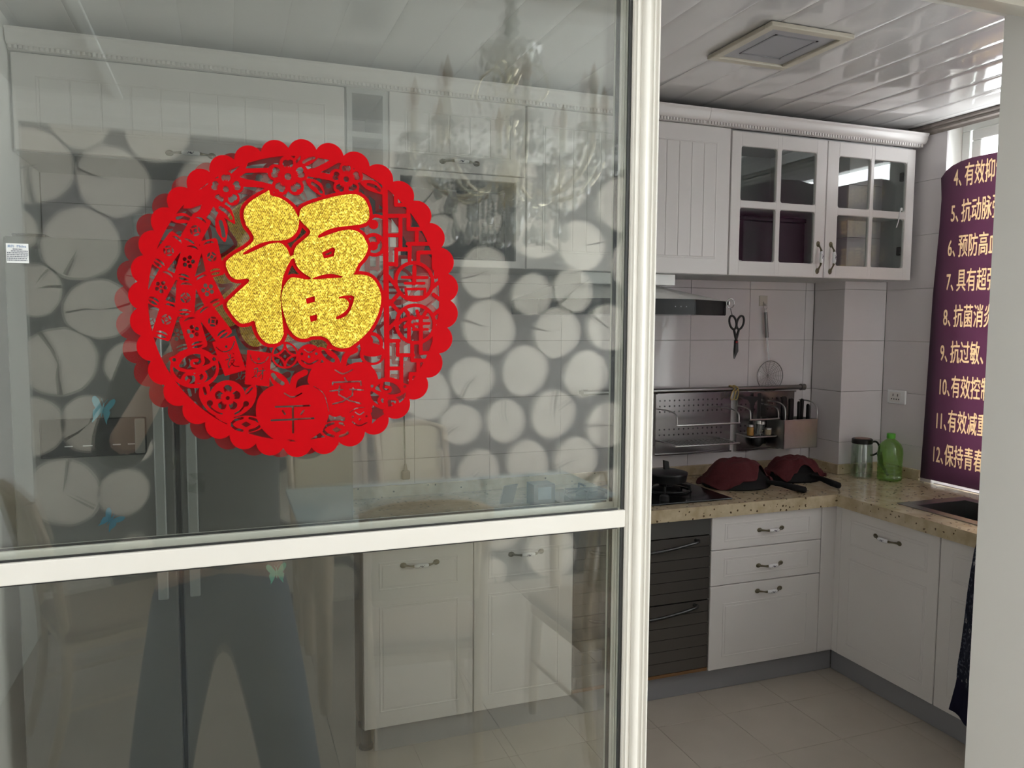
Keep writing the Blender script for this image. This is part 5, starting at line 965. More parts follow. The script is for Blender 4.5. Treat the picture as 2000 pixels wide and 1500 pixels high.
# wall socket
t = thing('wall_socket', 'white five hole socket on the tiles between column and window', 'socket', (XW - .005, 2.868, 1.17))
bm = B(); box(bm, XW - .012, XW - .0005, 2.816, 2.922, 1.140, 1.206, .004); f_ = obj('plate', bm, M_porc, t)
bm = B()
for y in (2.885, 2.858): box(bm, XW - .0126, XW - .0118, y - .002, y + .002, 1.176, 1.188)
for y in (2.893, 2.879, 2.865, 2.851): box(bm, XW - .0126, XW - .0118, y - .003, y + .003, 1.160, 1.165)
obj('socket_holes', bm, M_black, t)
bm = B(); box(bm, XW - .0138, XW - .0118, 2.842, 2.905, 1.150, 1.196, .001, 1); obj('insert', bm, M_cab, t)
for o in t.children:
    if o.name.startswith('socket_holes'): o.location.x -= .0016
# cord with plug on the wall behind the near counter
t = thing('power_cord', 'dark cord with a plug dangling on tiles right of the fridge', 'cord', (.69, 3.15, 1.0))
bm = B(); tube(bm, bez([(.684, 3.158, 1.66), (.688, 3.158, 1.4), (.690, 3.158, 1.15), (.693, 3.158, .93)], 6), .0028, 6); obj('cable', bm, M_black, t, 60)
bm = B(); box(bm, .676, .712, 3.142, 3.166, .868, .906, .006); lathe(bm, [(.009, .906), (.005, .934)], 10, (.694, 3.157, 0)); obj('plug', bm, mat('brown_plug', (.10, .075, .06), .5), t)
# blue box on the counter left of the hob
t = thing('tea_caddy', 'small dark blue carton on the worktop left of the hob', 'carton', (1.17, 2.9, ZW))
bm = B(); box(bm, 1.125, 1.215, 2.80, 2.88, ZW + .001, ZW + .088, .002); obj('body', bm, mat('navy_card', (.02, .03, .06), .35), t)
bm = B(); box(bm, 1.143, 1.198, 2.7985, 2.7998, ZW + .03, ZW + .078); obj('front_label', bm, mat('pale_blue_card', (.20, .27, .36), .4), t)
t = thing('dark_plate', 'dark slanted plate leaning on worktop left of the carton', 'stand', (1.05, 2.9, ZW))  # added dark plate propped on a leg
bm = B(); v = [(1.02, .0), (1.075, .0), (1.095, .075), (1.04, .07)]; prism(bm, [(x, ZW + .001 + q) for x, q in v], 2.90, 2.912, 'y'); obj('plate', bm, M_black, t); bm = B(); prism(bm, [(2.912, ZW + .05), (2.915, ZW + .05), (2.965, ZW + .001), (2.96, ZW + .001)], 1.04, 1.08, 'x'); obj('leg', bm, M_black, t)
# poster
def poster_material():
    m = bpy.data.materials.new('purple_banner'); m.use_nodes = True; nt = m.node_tree; b = nt.nodes['Principled BSDF']; N = nt.nodes.new; L = nt.links.new
    b.inputs['Base Color'].default_value = (.085, .052, .080, 1); b.inputs['Roughness'].default_value = .45
    t = N('ShaderNodeBsdfTranslucent'); t.inputs[0].default_value = (.26, .135, .20, 1); mx = N('ShaderNodeMixShader'); mx.inputs[0].default_value = .40
    L(b.outputs[0], mx.inputs[1]); L(t.outputs[0], mx.inputs[2]); L(mx.outputs[0], nt.nodes['Material Output'].inputs[0]); return m
M_pur = poster_material()
YEND = 1.42      # unseen near edge of the banner, set by the daylight it lets past
p = thing('poster', 'purple health claims banner hung over the kitchen window, cream lettering', 'poster', (3.0195, 2.0, .80))
def cream_material():
    m = bpy.data.materials.new('cream_ink'); m.use_nodes = True; nt = m.node_tree; b = nt.nodes['Principled BSDF']; N = nt.nodes.new; L = nt.links.new
    b.inputs['Base Color'].default_value = (.80, .66, .48, 1); b.inputs['Roughness'].default_value = .5
    t = N('ShaderNodeBsdfTranslucent'); t.inputs[0].default_value = (.72, .60, .44, 1); mx = N('ShaderNodeMixShader'); mx.inputs[0].default_value = .40
    L(b.outputs[0], mx.inputs[1]); L(t.outputs[0], mx.inputs[2]); L(mx.outputs[0], nt.nodes['Material Output'].inputs[0]); return m
M_ink = cream_material()
edge = [(2.712, .812), (2.706, 1.0), (2.698, 1.3), (2.690, 1.65), (2.672, 1.95), (2.668, 2.08), (2.676, 2.172), (2.651, 2.199), (2.620, 2.216), (2.58, 2.227), (2.53, 2.233), (2.30, 2.233), (2.30, .813), (2.5, .813)]
# the printed part of the banner: letters and ground are cut along one outline so both let the daylight through
U0, U1, G = -2.73, -2.285, .0008                 # u = -Y, so that u grows the way the text reads
gu = np.arange(U0, U1, G); gz = np.arange(.80, 2.245, G); mask = np.zeros((len(gz), len(gu)), np.float32)
for nm, txt, y, z in (('4', '有效抑制', 2.573, 2.118), ('5', '抗动脉粥样', 2.580, 1.967), ('6', '预防高血压', 2.587, 1.819), ('7', '具有超强抗', 2.587, 1.672), ('8', '抗菌消炎，', 2.593, 1.518), ('9', '抗过敏、呼', 2.600, 1.362), ('10', '有效控制', 2.602, 1.212), ('11', '有效减重', 2.610, 1.060), ('12', '保持青春', 2.618, .908)):
    num = nm + '、'
    y = y * 1.0141; z = 1.52 + (z - 1.52) * 1.0141; y2 = y - .052 - (.014 if len(nm) > 1 else 0)
    for s_, sz, y_ in ((nm + '、', .099, y), (txt, .1055, y2)):
        a_ = text('lettering', s_, sz, M_ink, p, (-y_, z, 0), (1, 0, 0), (0, 1, 0), .46, 0, 0); me_ = a_.data; me_.calc_loop_triangles()
        co_ = [v.co.copy() for v in me_.vertices]
        for t_ in me_.loop_triangles:
            A, B_, C_ = (co_[i] for i in t_.vertices)
            j0 = max(0, int((min(A.x, B_.x, C_.x) - U0) / G)); j1 = min(len(gu), int((max(A.x, B_.x, C_.x) - U0) / G) + 2); i0 = max(0, int((min(A.y, B_.y, C_.y) - .80) / G)); i1 = min(len(gz), int((max(A.y, B_.y, C_.y) - .80) / G) + 2)
            if j1 <= j0 or i1 <= i0: continue
            X_, Z_ = np.meshgrid(gu[j0:j1], gz[i0:i1]); f_ = lambda p0, p1: (p1.x - p0.x) * (Z_ - p0.y) - (p1.y - p0.y) * (X_ - p0.x)
            e1, e2, e3 = f_(A, B_), f_(B_, C_), f_(C_, A); mask[i0:i1, j0:j1] = np.maximum(mask[i0:i1, j0:j1], (((e1 >= 0) & (e2 >= 0) & (e3 >= 0)) | ((e1 <= 0) & (e2 <= 0) & (e3 <= 0))).astype(np.float32))
        bpy.data.objects.remove(a_)
for _ in range(2):      # soften, then threshold low: a slightly bolder letter
    k_ = mask.copy(); k_[1:] += mask[:-1]; k_[:-1] += mask[1:]; k_[:, 1:] += mask[:, :-1]; k_[:, :-1] += mask[:, 1:]; mask = k_ / 5
FT = mask - .12
XU, ZU = np.meshgrid(gu, gz); FB = sd_poly(XU, ZU, [(-y, z) for y, z in edge]) * 400
FT = np.minimum(FT, FB + .0)
def sheet(name, F, m):
    me_ = paper_mesh(gu * 1e4, F, name, .0010, m, 3.0, gz * 1e4)
    me_.transform(Matrix(((0, 1, 0, 3.0212), (-1, 0, 0, 0), (0, 0, 1, 0), (0, 0, 0, 1)))); o_ = link(bpy.data.objects.new(name, me_)); adopt(o_, p); return o_
sheet('lettering', FT, M_ink)['kind'] = 'stuff'; bn = sheet('banner', np.minimum(FB, -FT), M_pur)
bm = B(); bm.from_mesh(bn.data); prism(bm, [(2.2999, .813), (2.2999, 2.233), (2.15, 2.262), (2.0, 2.312), (1.85, 2.345), (YEND + .06, 2.36), (YEND + .01, 2.33), (YEND, .815), (1.9, .815)], 3.0202, 3.0212, 'x'); bm.to_mesh(bn.data); bm.free()  # added near part; its raised top keeps window glare off cabinet panes
# apron
ap = thing('apron', 'navy leaf patterned apron hanging in front of the window run cabinets', 'apron', (2.42, 1.8, .7))
def apron_material():
    m = bpy.data.materials.new('leaf_print'); m.use_nodes = True; nt = m.node_tree; b = nt.nodes['Principled BSDF']; N = nt.nodes.new; L = nt.links.new; b.inputs['Roughness'].default_value = .85
    tc = N('ShaderNodeTexCoord'); mp = N('ShaderNodeMapping'); mp.inputs['Rotation'].default_value = (.5, 0, .2); mp.inputs['Scale'].default_value = (1, 1.7, 1); L(tc.outputs['Object'], mp.inputs[0])
    v = N('ShaderNodeTexVoronoi'); v.inputs['Scale'].default_value = 34; L(mp.outputs[0], v.inputs['Vector'])
    def ramp(src, st):
        r = N('ShaderNodeValToRGB'); r.color_ramp.interpolation = 'CONSTANT'; r.color_ramp.elements[0].position = 0; r.color_ramp.elements[0].color = st[0][1]; r.color_ramp.elements[1].position = st[1][0]; r.color_ramp.elements[1].color = st[1][1]
        for q, c in st[2:]: r.color_ramp.elements.new(q).color = c
        L(src, r.inputs[0]); return r.outputs[0]
    D, W = (.028, .034, .065, 1), (.42, .42, .44, 1)
    col = ramp(v.outputs['Distance'], [(0, W), (.09, D), (.17, W), (.25, W), (.30, D)])
    s = N('ShaderNodeSeparateColor'); L(v.outputs['Color'], s.inputs[0]); g = N('ShaderNodeMath'); g.operation = 'GREATER_THAN'; g.inputs[1].default_value = .55; L(s.outputs[0], g.inputs[0])
    mx = N('ShaderNodeMix'); mx.data_type = 'RGBA'; L(g.outputs[0], mx.inputs['Factor']); mx.inputs[6].default_value = D; L(col, mx.inputs[7])
    n = N('ShaderNodeTexNoise'); n.inputs['Scale'].default_value = 90; L(tc.outputs['Object'], n.inputs['Vector']); r2 = N('ShaderNodeValToRGB'); r2.color_ramp.elements[0].position = .55; r2.color_ramp.elements[0].color = (0, 0, 0, 1); r2.color_ramp.elements[1].position = .6; r2.color_ramp.elements[1].color = (.10, .11, .14, 1); L(n.outputs['Fac'], r2.inputs[0])
    ad = N('ShaderNodeMix'); ad.data_type = 'RGBA'; ad.blend_type = 'ADD'; ad.inputs['Factor'].default_value = 1; L(mx.outputs[2], ad.inputs[6]); L(r2.outputs[0], ad.inputs[7]); L(ad.outputs[2], b.inputs['Base Color']); return m
def drape(name, rows, m, dx):
    bm = B(); g = []
    for (z, ya, yb, zs) in rows:
        g.append([bm.verts.new((2.404 - dx + .016 * math.sin(k * .9 + z * 3) * (.4 + .6 * (.85 - z)) - .02 * (.8 - z), ya + (yb - ya) * k / 24, z + zs * k / 24)) for k in range(25)])
    for A, C in zip(g, g[1:]):
        for k in range(24): bm.faces.new((A[k], A[k + 1], C[k + 1], C[k]))
    bmesh.ops.solidify(bm, geom=bm.faces[:], thickness=.002); return obj(name, bm, m, ap, 2)
drape('printed_cloth', [(.80, 1.905, 1.66, 0), (.75, 1.918, 1.65, 0), (.68, 1.927, 1.62, 0), (.59, 1.936, 1.6, 0), (.50, 1.941, 1.58, 0), (.40, 1.948, 1.56, -.02), (.33, 1.955, 1.55, -.06), (.285, 1.955, 1.55, -.16)], apron_material(), .012)
drape('navy_hem', [(.42, 1.948, 1.56, 0), (.33, 1.957, 1.55, 0), (.25, 1.967, 1.54, 0), (.19, 1.978, 1.53, 0), (.153, 1.985, 1.53, -.09)], mat('navy_cloth', (.018, .016, .055), .85), 0.0)
bm = B(); tube(bm, bez([(2.38, 1.83, .80), (2.400, 1.845, .735), (2.425, 1.856, .682)], 5), .004, 6); tube(bm, bez([(2.38, 1.87, .80), (2.40, 1.865, .735), (2.425, 1.858, .682)], 5), .004, 6); obj('neck_strap', bm, MATS['navy_cloth'], ap)
# ceiling light
t = thing('ceiling_light', 'square unlit ceiling light with aged cream frame', 'ceiling light', (1.7, 2.15, 2.41))
bm = B(); x0, x1, y0, y1, zz = 1.545, 1.858, 1.985, 2.318, 2.4165
for a in ((x0, x1, y0, y0 + .03), (x0, x1, y1 - .03, y1), (x0, x0 + .03, y0 + .03, y1 - .03), (x1 - .03, x1, y0 + .03, y1 - .03)): box(bm, *a, zz - .014, zz, .003)
obj('frame', bm, M_cream, t)
bm = B(); box(bm, x0 + .031, x1 - .031, y0 + .031, y1 - .031, zz - .006, zz - .002); d = obj('diffuser', bm, M_lampp, t)
bm = B(); q = .075
for a in ((x0 + q, x1 - q, y0 + q, y0 + q + .008), (x0 + q, x1 - q, y1 - q - .008, y1 - q), (x0 + q, x0 + q + .008, y0 + q, y1 - q), (x1 - q - .008, x1 - q, y0 + q, y1 - q)): box(bm, *a, zz - .0075, zz - .006)
obj('inner_rim', bm, M_plinth, d)
# ============================================================ dining room behind the camera (seen in the door glass)
DY, DZ = -2.33, 2.56
bm = B(); box(bm, -.90, 3.1, DY - .3, DY - .004, -.05, 2.7); wall_log = struct('wall_rear', bm, M_loggap)
bm = B(); box(bm, -1.1, -.862, DY - .3, .80, -.05, 2.7); struct('wall_side', bm, M_white)
bm = B(); box(bm, 3.05, 3.3, DY - .3, -2.05, -.05, 2.7); box(bm, 3.05, 3.3, .55, .80, -.05, 2.7); box(bm, 3.05, 3.3, -2.05, .55, -.05, .70); box(bm, 3.05, 3.3, -2.05, .55, 2.45, 2.7); struct('wall_outer', bm, M_white)
bm = B(); box(bm, -1.1, 3.3, DY - .3, .80, DZ, 2.75); struct('dining_ceiling', bm, M_ceil2)
bm = B(); box(bm, -1.1, 3.3, DY - .3, 1.029, -.08, -.004); fl = struct('dining_floor', bm, M_fgrout)
M_dfl = mat('dining_floor_tile', (.48, .42, .36), .25, noise=(5, .3, (.42, .36, .30)))
for i in range(7):
    for j in range(6):
        x0 = -.86 + i * .6; y0 = DY + j * .6; x1 = min(x0 + .6, 3.05); y1 = min(y0 + .6, .885)
        bm = B(); box(bm, x0 + .0015, x1 - .0015, y0 + .0015, y1 - .0015, -.012, 0, .001, 1); obj('tile', bm, M_dfl, fl)
# gypsum cornice and the pale strip along the ceiling
bm = B(); prism(bm, [(DY, 2.425), (DY + .02, 2.425), (DY + .022, 2.45), (DY + .05, 2.47), (DY + .055, 2.50), (DY + .09, 2.53), (DY + .09, DZ - .001), (DY, DZ - .001)], -.861, 3.049, 'x'); struct('trim_8', bm, M_white)
bm = B(); box(bm, -.455, -.415, DY + .1, .55, DZ - .02, DZ - .001, .003); struct('trim_9', bm, mat('bright_strip', (.85, .87, .86), .3))
# log end mural: the larger logs as seen, the rest filled in
LOGS = [(-.83, 2.23, .192), (-.48, 2.18, .174), (-.91, 1.93, .113), (-.63, 1.88, .181), (-.61, 2.46, .143), (-.28, 2.43, .154), (-.83, 1.66, .129), (-.56, 1.57, .157), (-.74, 1.32, .175), (-.43, 1.3, .123), (-.86, 1.01, .149), (-.62, 1.02, .14), (-.74, .69, .173), (-.48, .67, .124), (1.32, 1.2, .136), (1.64, 1.24, .153), (1.06, 1.11, .144), (1.25, .94, .127), (1.52, .95, .131), (1.82, .98, .151), (1.08, .72, .111), (1.36, .67, .127), (1.66, .7, .137), (.99, .91, .092), (2.03, 1.21, .151), (1.39, 1.8, .153), (1.42, 1.49, .166), (1.68, 1.68, .131), (1.84, 1.46, .156), (1.94, 1.71, .135), (1.09, 2.23, .134), (1.35, 2.11, .145), (1.14, 2.02, .096), (1.7, 2.04, .166), (1.99, 1.97, .157), (1.54, 2.35, .177), (2.17, 1.49, .145), (2.18, .9, .148), (1.97, .7, .145), (.83, .73, .113), (.67, .71, .111)]
random.seed(11)
for r in (.17, .15, .13, .11, .09, .075):
    for _ in range(900):
        x, z = random.uniform(-.86, 3.0), random.uniform(.05, 2.42)
        if all(math.hypot(x - a, z - b) > (r + c) * 1.03 for a, b, c in LOGS): LOGS.append((x, z, r))
def lim(x, z): return (min(max(x, -.8605), 3.0485), min(max(z, .0), 2.424))
for i, (x, z, r) in enumerate(LOGS):
    random.seed(100 + i); ph = [random.uniform(0, 6.28) for _ in range(3)]; n = 40
    rad = lambda a: r * (.97 + .035 * math.sin(2 * a + ph[0]) + .02 * math.sin(3 * a + ph[1]) + .008 * math.sin(11 * a + ph[2]))
    bm = B()
    for lay, s, y in ((1, 1.0, DY - .0015), (0, .93, DY - .0005)):
        pts = [lim(x + rad(a) * s * math.cos(a), z + rad(a) * s * math.sin(a)) for a in [2 * PI * k / n for k in range(n)]]
        c = [p for k, p in enumerate(pts) if p != pts[k - 1]]
        if len(c) < 3: continue
        f1 = bm.faces.new([bm.verts.new((p[0], y, p[1])) for p in c]); f1.material_index = lay; g = bmesh.ops.extrude_face_region(bm, geom=[f1])
        for q in g['geom']:
            if isinstance(q, bmesh.types.BMVert): q.co.y -= .0025
    for _ in range(random.choice((0, 1, 1, 2))):
        a = random.uniform(0, 6.28); q0 = random.uniform(-.3, .2); ww = random.uniform(.008, .022) * r / .15
        p = [(x + r * t * math.cos(a + .25 * t * math.sin(ph[0])), z + r * t * math.sin(a + .25 * t * math.sin(ph[0]))) for t in (q0, (q0 + .9) / 2, .9)]
        dx, dz = -math.sin(a) * ww / 2, math.cos(a) * ww / 2
        poly = [p[0], (p[1][0] + dx * .7, p[1][1] + dz * .7), (p[2][0] + dx, p[2][1] + dz), (p[2][0] - dx, p[2][1] - dz), (p[1][0] - dx * .7, p[1][1] - dz * .7)]
        f1 = bm.faces.new([bm.verts.new((*[lim(*u)[0]], DY + .0006, lim(*u)[1])) for u in poly]); f1.material_index = 2
    for f1 in bm.faces: pass
    me = bpy.data.meshes.new('log_print'); bm.to_mesh(me); bm.free()
    for mm in (M_log, M_logrim, M_crack): me.materials.append(mm)
    o = link(bpy.data.objects.new('log_print', me)); o.parent = wall_log
# window of the dining room
win2 = thing('window_2', 'large white framed dining room window', 'window', (3.2, -.75, .70)); win2['kind'] = 'structure'
frame('window_frame', -2.049, .549, .701, 2.449, .05, 3.16, 3.22, M_upvc, win2)
for a, b in ((-2.0, -1.13), (-1.12, -.38), (-.37, .50)):
    s = frame('sash', a, b, .752, 2.398, .05, 3.15, 3.2, M_upvc, win2); bm = B(); box(bm, 3.17, 3.176, a + .048, b - .048, .8, 2.35); obj('pane', bm, M_glassW, s)

# ---- chandelier
CXc, CYc = .835, -.40
ch = thing('chandelier', 'gilt crystal chandelier with candle arms over the dining table', 'chandelier', (CXc, CYc, DZ))
M_gilt = mat('pale_gilt', (.90, .83, .66), .13, 1.0); M_crystal = glass('crystal', (.85, .88, .88), .70, .09, .50); M_candle = mat('candle_sleeve', (.80, .76, .66), .4); M_bulb = mat('frosted_bulb', (.45, .33, .24), .2)  # white mixed into the crystal stands in for window sparkle
bm = B(); lathe(bm, [(.001, DZ - .001), (.075, DZ - .001), (.072, DZ - .012), (.03, DZ - .03), (.012, DZ - .036)], 24, (CXc, CYc, 0)); obj('canopy', bm, M_gilt, ch, 40)
bm = B()
for i in range(9): tube(bm, [(CXc + .008 * math.cos(a) * (i % 2), CYc + .008 * math.cos(a) * (1 - i % 2), DZ - .045 - .020 * i + .013 * math.sin(a)) for a in [2 * PI * k / 12 for k in range(12)]], .0024, 6, True)
obj('chain', bm, M_gilt, ch)['kind'] = 'stuff'
bm = B(); lathe(bm, [(.020 + .005 * math.sin(i * 1.9) + .003 * math.sin(i * .7), DZ - .037 - .0095 * i) for i in range(16)], 14, (CXc, CYc, 0)); obj('chain_sleeve', bm, mat('grey_sleeve', (.30, .32, .29), .8), ch, 60)
bm = B(); lathe(bm, [(.012, 2.37), (.02, 2.362), (.045, 2.355), (.092, 2.345), (.096, 2.338), (.085, 2.322), (.05, 2.306), (.02, 2.298)], 32, (CXc, CYc, 0))
for v in bm.verts:
    d = V((v.co.x - CXc, v.co.y - CYc)); a = math.atan2(d.y, d.x)
    if d.length > .05: v.co.z += .005 * math.cos(16 * a); v.co.x += d.x * .04 * math.cos(16 * a); v.co.y += d.y * .04 * math.cos(16 * a)
obj('crown_dish', bm, M_crystal, ch, 20)
bm = B(); lathe(bm, [(.01, 2.37), (.014, 2.30), (.022, 2.28), (.012, 2.262), (.010, 2.21), (.016, 2.18), (.03, 2.14), (.016, 2.11), (.012, 2.02), (.035, 1.985), (.05, 1.96), (.035, 1.93), (.014, 1.91), (.022, 1.89), (.001, 1.87)], 20, (CXc, CYc, 0)); obj('column', bm, M_gilt, ch, 40)
for k in range(4):
    a = R(45 + 90 * k); d = V((math.cos(a), math.sin(a), 0)); c0 = V((CXc, CYc, 0))
    bm = B(); tube(bm, bez([c0 + d * .016 + V((0, 0, 2.235)), c0 + d * .05 + V((0, 0, 2.29)), c0 + d * .10 + V((0, 0, 2.27)), c0 + d * .12 + V((0, 0, 2.21)), c0 + d * .10 + V((0, 0, 2.18))], 5), .0045, 6); obj('scroll', bm, M_gilt, ch, 60)
drop_me = None
def drop(p, s=1.0, big=True):
    global drop_me
    if drop_me is None:
        b2 = B(); lathe(b2, [(.001, .0), (.004, -.006), (.011, -.022), (.0165, -.038), (.015, -.049), (.008, -.057), (.001, -.060)], 8); 
        for v in b2.verts: v.co.y *= .55
        drop_me = bpy.data.meshes.new('crystal_drop'); b2.to_mesh(drop_me); b2.free(); drop_me.materials.append(M_crystal)
    o = obj_shared('crystal_drop', drop_me, ch, Matrix.Translation(p) @ Matrix.Rotation(random.uniform(0, 3), 4, 'Z') @ Matrix.Scale(s, 4)); return o
def beads(bm, pts, r=.0074):
    for p in pts:
        q = bmesh.ops.create_icosphere(bm, subdivisions=1, radius=r); bmesh.ops.translate(bm, vec=V(p), verts=q['verts'])
random.seed(2); bb = B()
for k in range(8):
    a = R(12 + 45 * k); d = V((math.cos(a), math.sin(a), 0)); c0 = V((CXc, CYc, 0)); P = lambda r, z: c0 + d * r + V((0, 0, z))
    tip = P(.29, 2.055)
    bm = B(); tube(bm, bez([P(.03, 1.965), P(.09, 1.915), P(.17, 1.90), P(.245, 1.945), P(.285, 2.01), tip], 6), .0085, 8); arm = obj('arm', bm, M_gilt, ch, 60)
    bm = B(); lathe(bm, [(.006, 2.055), (.02, 2.06), (.047, 2.075), (.045, 2.078), (.014, 2.066), (.014, 2.08)], 20, (tip.x, tip.y, 0)); obj('drip_pan', bm, M_crystal, arm, 40)
    bm = B(); lathe(bm, [(.0125, 2.081), (.0125, 2.16), (.009, 2.162)], 12, (tip.x, tip.y, 0)); obj('candle_sleeve', bm, M_candle, arm, 40)
    bm = B(); lathe(bm, [(.008, 2.1625), (.014, 2.18), (.015, 2.195), (.009, 2.22), (.003, 2.243), (.001, 2.25)], 12, (tip.x, tip.y, 0)); obj('bulb', bm, M_bulb, arm, 40)
    # drops and bead strings
    for j in range(4):
        b = 2 * PI * j / 4; q = tip + V((.043 * math.cos(b), .043 * math.sin(b), .018)); beads(bb, [q - V((0, 0, .012 + .013 * i)) for i in range(2 + j % 2)]); drop(q - V((0, 0, .030 + .013 * (1 + j % 2))), .9)
    beads(bb, [P(.05 + .235 * t, 2.28 - .22 * t - .16 * math.sin(PI * t)) for t in [i / 16 for i in range(17)]])
    e = V((math.cos(a + R(45)), math.sin(a + R(45)), 0)); tip2 = c0 + e * .29 + V((0, 0, 2.055))
    beads(bb, [tip.lerp(tip2, t) - V((0, 0, .085 * math.sin(PI * t))) for t in [i / 12 for i in range(13)]])
    for z_, r_ in ((2.00, .235), (1.955, .20), (1.93, .13)):
        f_ = V((math.cos(a + R(22)), math.sin(a + R(22)), 0)); q = c0 + f_ * r_ + V((0, 0, z_)); beads(bb, [q - V((0, 0, .013 * i)) for i in range(3)]); drop(q - V((0, 0, .040)), 1.0)
    q = P(.17, 1.893); beads(bb, [q - V((0, 0, .012 * i)) for i in range(4)]); drop(q - V((0, 0, .052)), 1.25)
    q = P(.085, 1.90); beads(bb, [q - V((0, 0, .012 * i)) for i in range(6)]); drop(q - V((0, 0, .078)), 1.1)
    q = P(.092, 2.338); drop(q - V((0, 0, .012)), .75)
drop(V((CXc, CYc, 1.865)), 1.6)
obj('bead_strings', bb, M_crystal, ch, 2)['kind'] = 'stuff'

# ---- dining table and chairs
tb = thing('dining_table', 'wooden dining table with pale glass top under the chandelier', 'table', (.95, -1.40, 0))
bm = B(); box(bm, .25, 1.65, -1.78, -1.02, .728, .752, .006); obj('tabletop', bm, mat('pale_glass_top', (.46, .56, .58), .08, noise=(3, .3, (.42, .52, .55))), tb)
bm = B(); box(bm, .30, 1.60, -1.73, -1.07, .66, .727, .004); obj('apron', bm, M_wood, tb)
for x in (.34, 1.56):
    for y in (-1.69, -1.11):
        bm = B(); lathe(bm, [(.022, .0), (.026, .05), (.034, .45), (.040, .60), (.036, .659)], 14, (x, y, 0)); obj('leg', bm, M_wood, tb, 40)
def chair_proto(label):
    c = thing('dining_chair', label, 'chair', (0, 0, 0))
    w_, d_, sh = .21, .20, .45
    for sx in (-1, 1):
        bm = B(); tube(bm, bez([(sx * .185, d_, .0), (sx * .18, d_ - .005, .22), (sx * .175, d_ - .02, .428)], 4), [.016, .017, .018, .019, .020, .020, .021, .021, .021], 10); obj('leg', bm, M_wood, c, 50)
        bm = B(); tube(bm, bez([(sx * .17, -d_ - .06, .0), (sx * .175, -d_ - .01, .22), (sx * .18, -d_, .43), (sx * .19, -d_ - .03, .70), (sx * .195, -d_ - .09, .93)], 4), .017, 10); obj('leg', bm, M_wood, c, 50)
        bm = B(); tube(bm, [(sx * .172, -d_ - .02, .20), (sx * .178, d_ - .01, .20)], .009, 8); obj('stretcher', bm, M_wood, c, 50)
    bm = B(); box(bm, -.20, .20, -.2, .2, .40, .438, .01); obj('seat_frame', bm, M_wood, c)
    bm = B(); box(bm, -.208, .208, -.208, .215, .4385, .485, .018, 3); obj('seat', bm, M_seat, c, 40)
    bm = B(); box(bm, -.172, .172, -.252, -.218, .62, .95, .014, 3)
    for v in bm.verts: v.co.y -= (v.co.z - .62) * .24 - .035 * (1 - (v.co.x / .18) ** 2) * -1 + .0
    obj('backrest', bm, M_cush, c, 40)
    bm = B(); tube(bm, bez([(-.195, -.294, .925), (-.10, -.318, .955), (.10, -.318, .955), (.195, -.294, .925)], 5), .014, 8); obj('top_rail', bm, M_wood, c, 50)
    return c
cp_ = chair_proto('cream chair behind table, left of the two facing the door')
spots = [(.50, -2.01, 0, None), (.98, -2.0, -6, 'cream chair behind table, right of the two facing the door'), (1.30, -.66, 176, 'cream chair drawn up on the door side of the table'), (.62, -.74, 187, 'cream chair on the door side of the table, beside the person'), (-.40, -1.25, -112, 'cream chair pulled away near the left wall of the dining room')]
for i, (x, y, a, lab) in enumerate(spots):
    c = cp_ if i == 0 else copy_tree(cp_)
    c.location = (x, y, 0); c.rotation_euler.z = R(a); c['group'] = 'cream dining chairs'
    if lab: c['label'] = lab

# ---- the person taking the picture
def skin(name, pts, edges, rad, m, parent, sub=2, root=0):
    me = bpy.data.meshes.new(name); me.from_pydata([V(p) for p in pts], edges, []); o = link(bpy.data.objects.new(name, me))
    o.modifiers.new('s', 'SKIN'); sv = me.skin_vertices[0].data
    for i, r in enumerate(rad): sv[i].radius = (r, r) if not isinstance(r, tuple) else r
    for i in range(len(pts)): sv[i].use_root = (i == root)
    md = o.modifiers.new('d', 'SUBSURF'); md.levels = md.render_levels = sub
    bpy.context.view_layer.update(); me2 = bpy.data.meshes.new_from_object(o.evaluated_get(bpy.context.evaluated_depsgraph_get())); o.modifiers.clear(); o.data = me2; me2.materials.clear(); me2.materials.append(m); me2.shade_smooth()
    if parent: adopt(o, parent)
    return o
M_skin = mat('skin', (.55, .36, .26), .5); M_shirt = mat('dark_shirt', (.016, .017, .018), .8); M_jean = mat('dark_jeans', (.045, .065, .105), .8, noise=(60, .4, (.034, .05, .082))); M_hair = mat('black_hair', (.012, .010, .009), .5); M_shoe = mat('shoe', (.05, .05, .05), .5)
pe = thing('person', 'person in dark shirt and jeans holding a phone up, reflected in glass', 'person', (-.02, -.32, 0))
hx, hy = -.02, -.33
# one continuous body: pelvis, spine, neck, head, arms, legs
pts = [(hx, hy, .86), (hx, hy - .01, 1.05), (hx, hy - .01, 1.25), (hx, hy - .01, 1.40), (hx, hy + .005, 1.475), (hx, hy + .02, 1.56), (hx, hy + .03, 1.63), (hx, hy + .02, 1.69)]
rad = [(.15, .11), (.13, .10), (.155, .11), (.13, .09), (.055, .055), (.072, .085), (.078, .095), (.05, .06)]
edg = [(i, i + 1) for i in range(7)]
for sg in (-1, 1):
    b = len(pts); pts += [(hx + sg * .17, hy, 1.385), (hx + sg * .25, hy + .06, 1.16), (hx + sg * .13, hy + .22, 1.37), (hx + sg * .075, hy + .275, 1.455), (hx + sg * .065, hy + .298, 1.49)]; rad += [.058, .043, .032, .024, .026]; edg += [(3, b), (b, b + 1), (b + 1, b + 2), (b + 2, b + 3), (b + 3, b + 4)]
    b = len(pts); pts += [(hx + sg * .10, hy, .78), (hx + sg * .14, hy + .02, .45), (hx + sg * .19, hy - .01, .08), (hx + sg * .20, hy + .09, .035)]; rad += [.085, .056, .038, (.038, .03)]; edg += [(0, b), (b, b + 1), (b + 1, b + 2), (b + 2, b + 3)]
body = skin('body', pts, edg, rad, M_skin, pe)
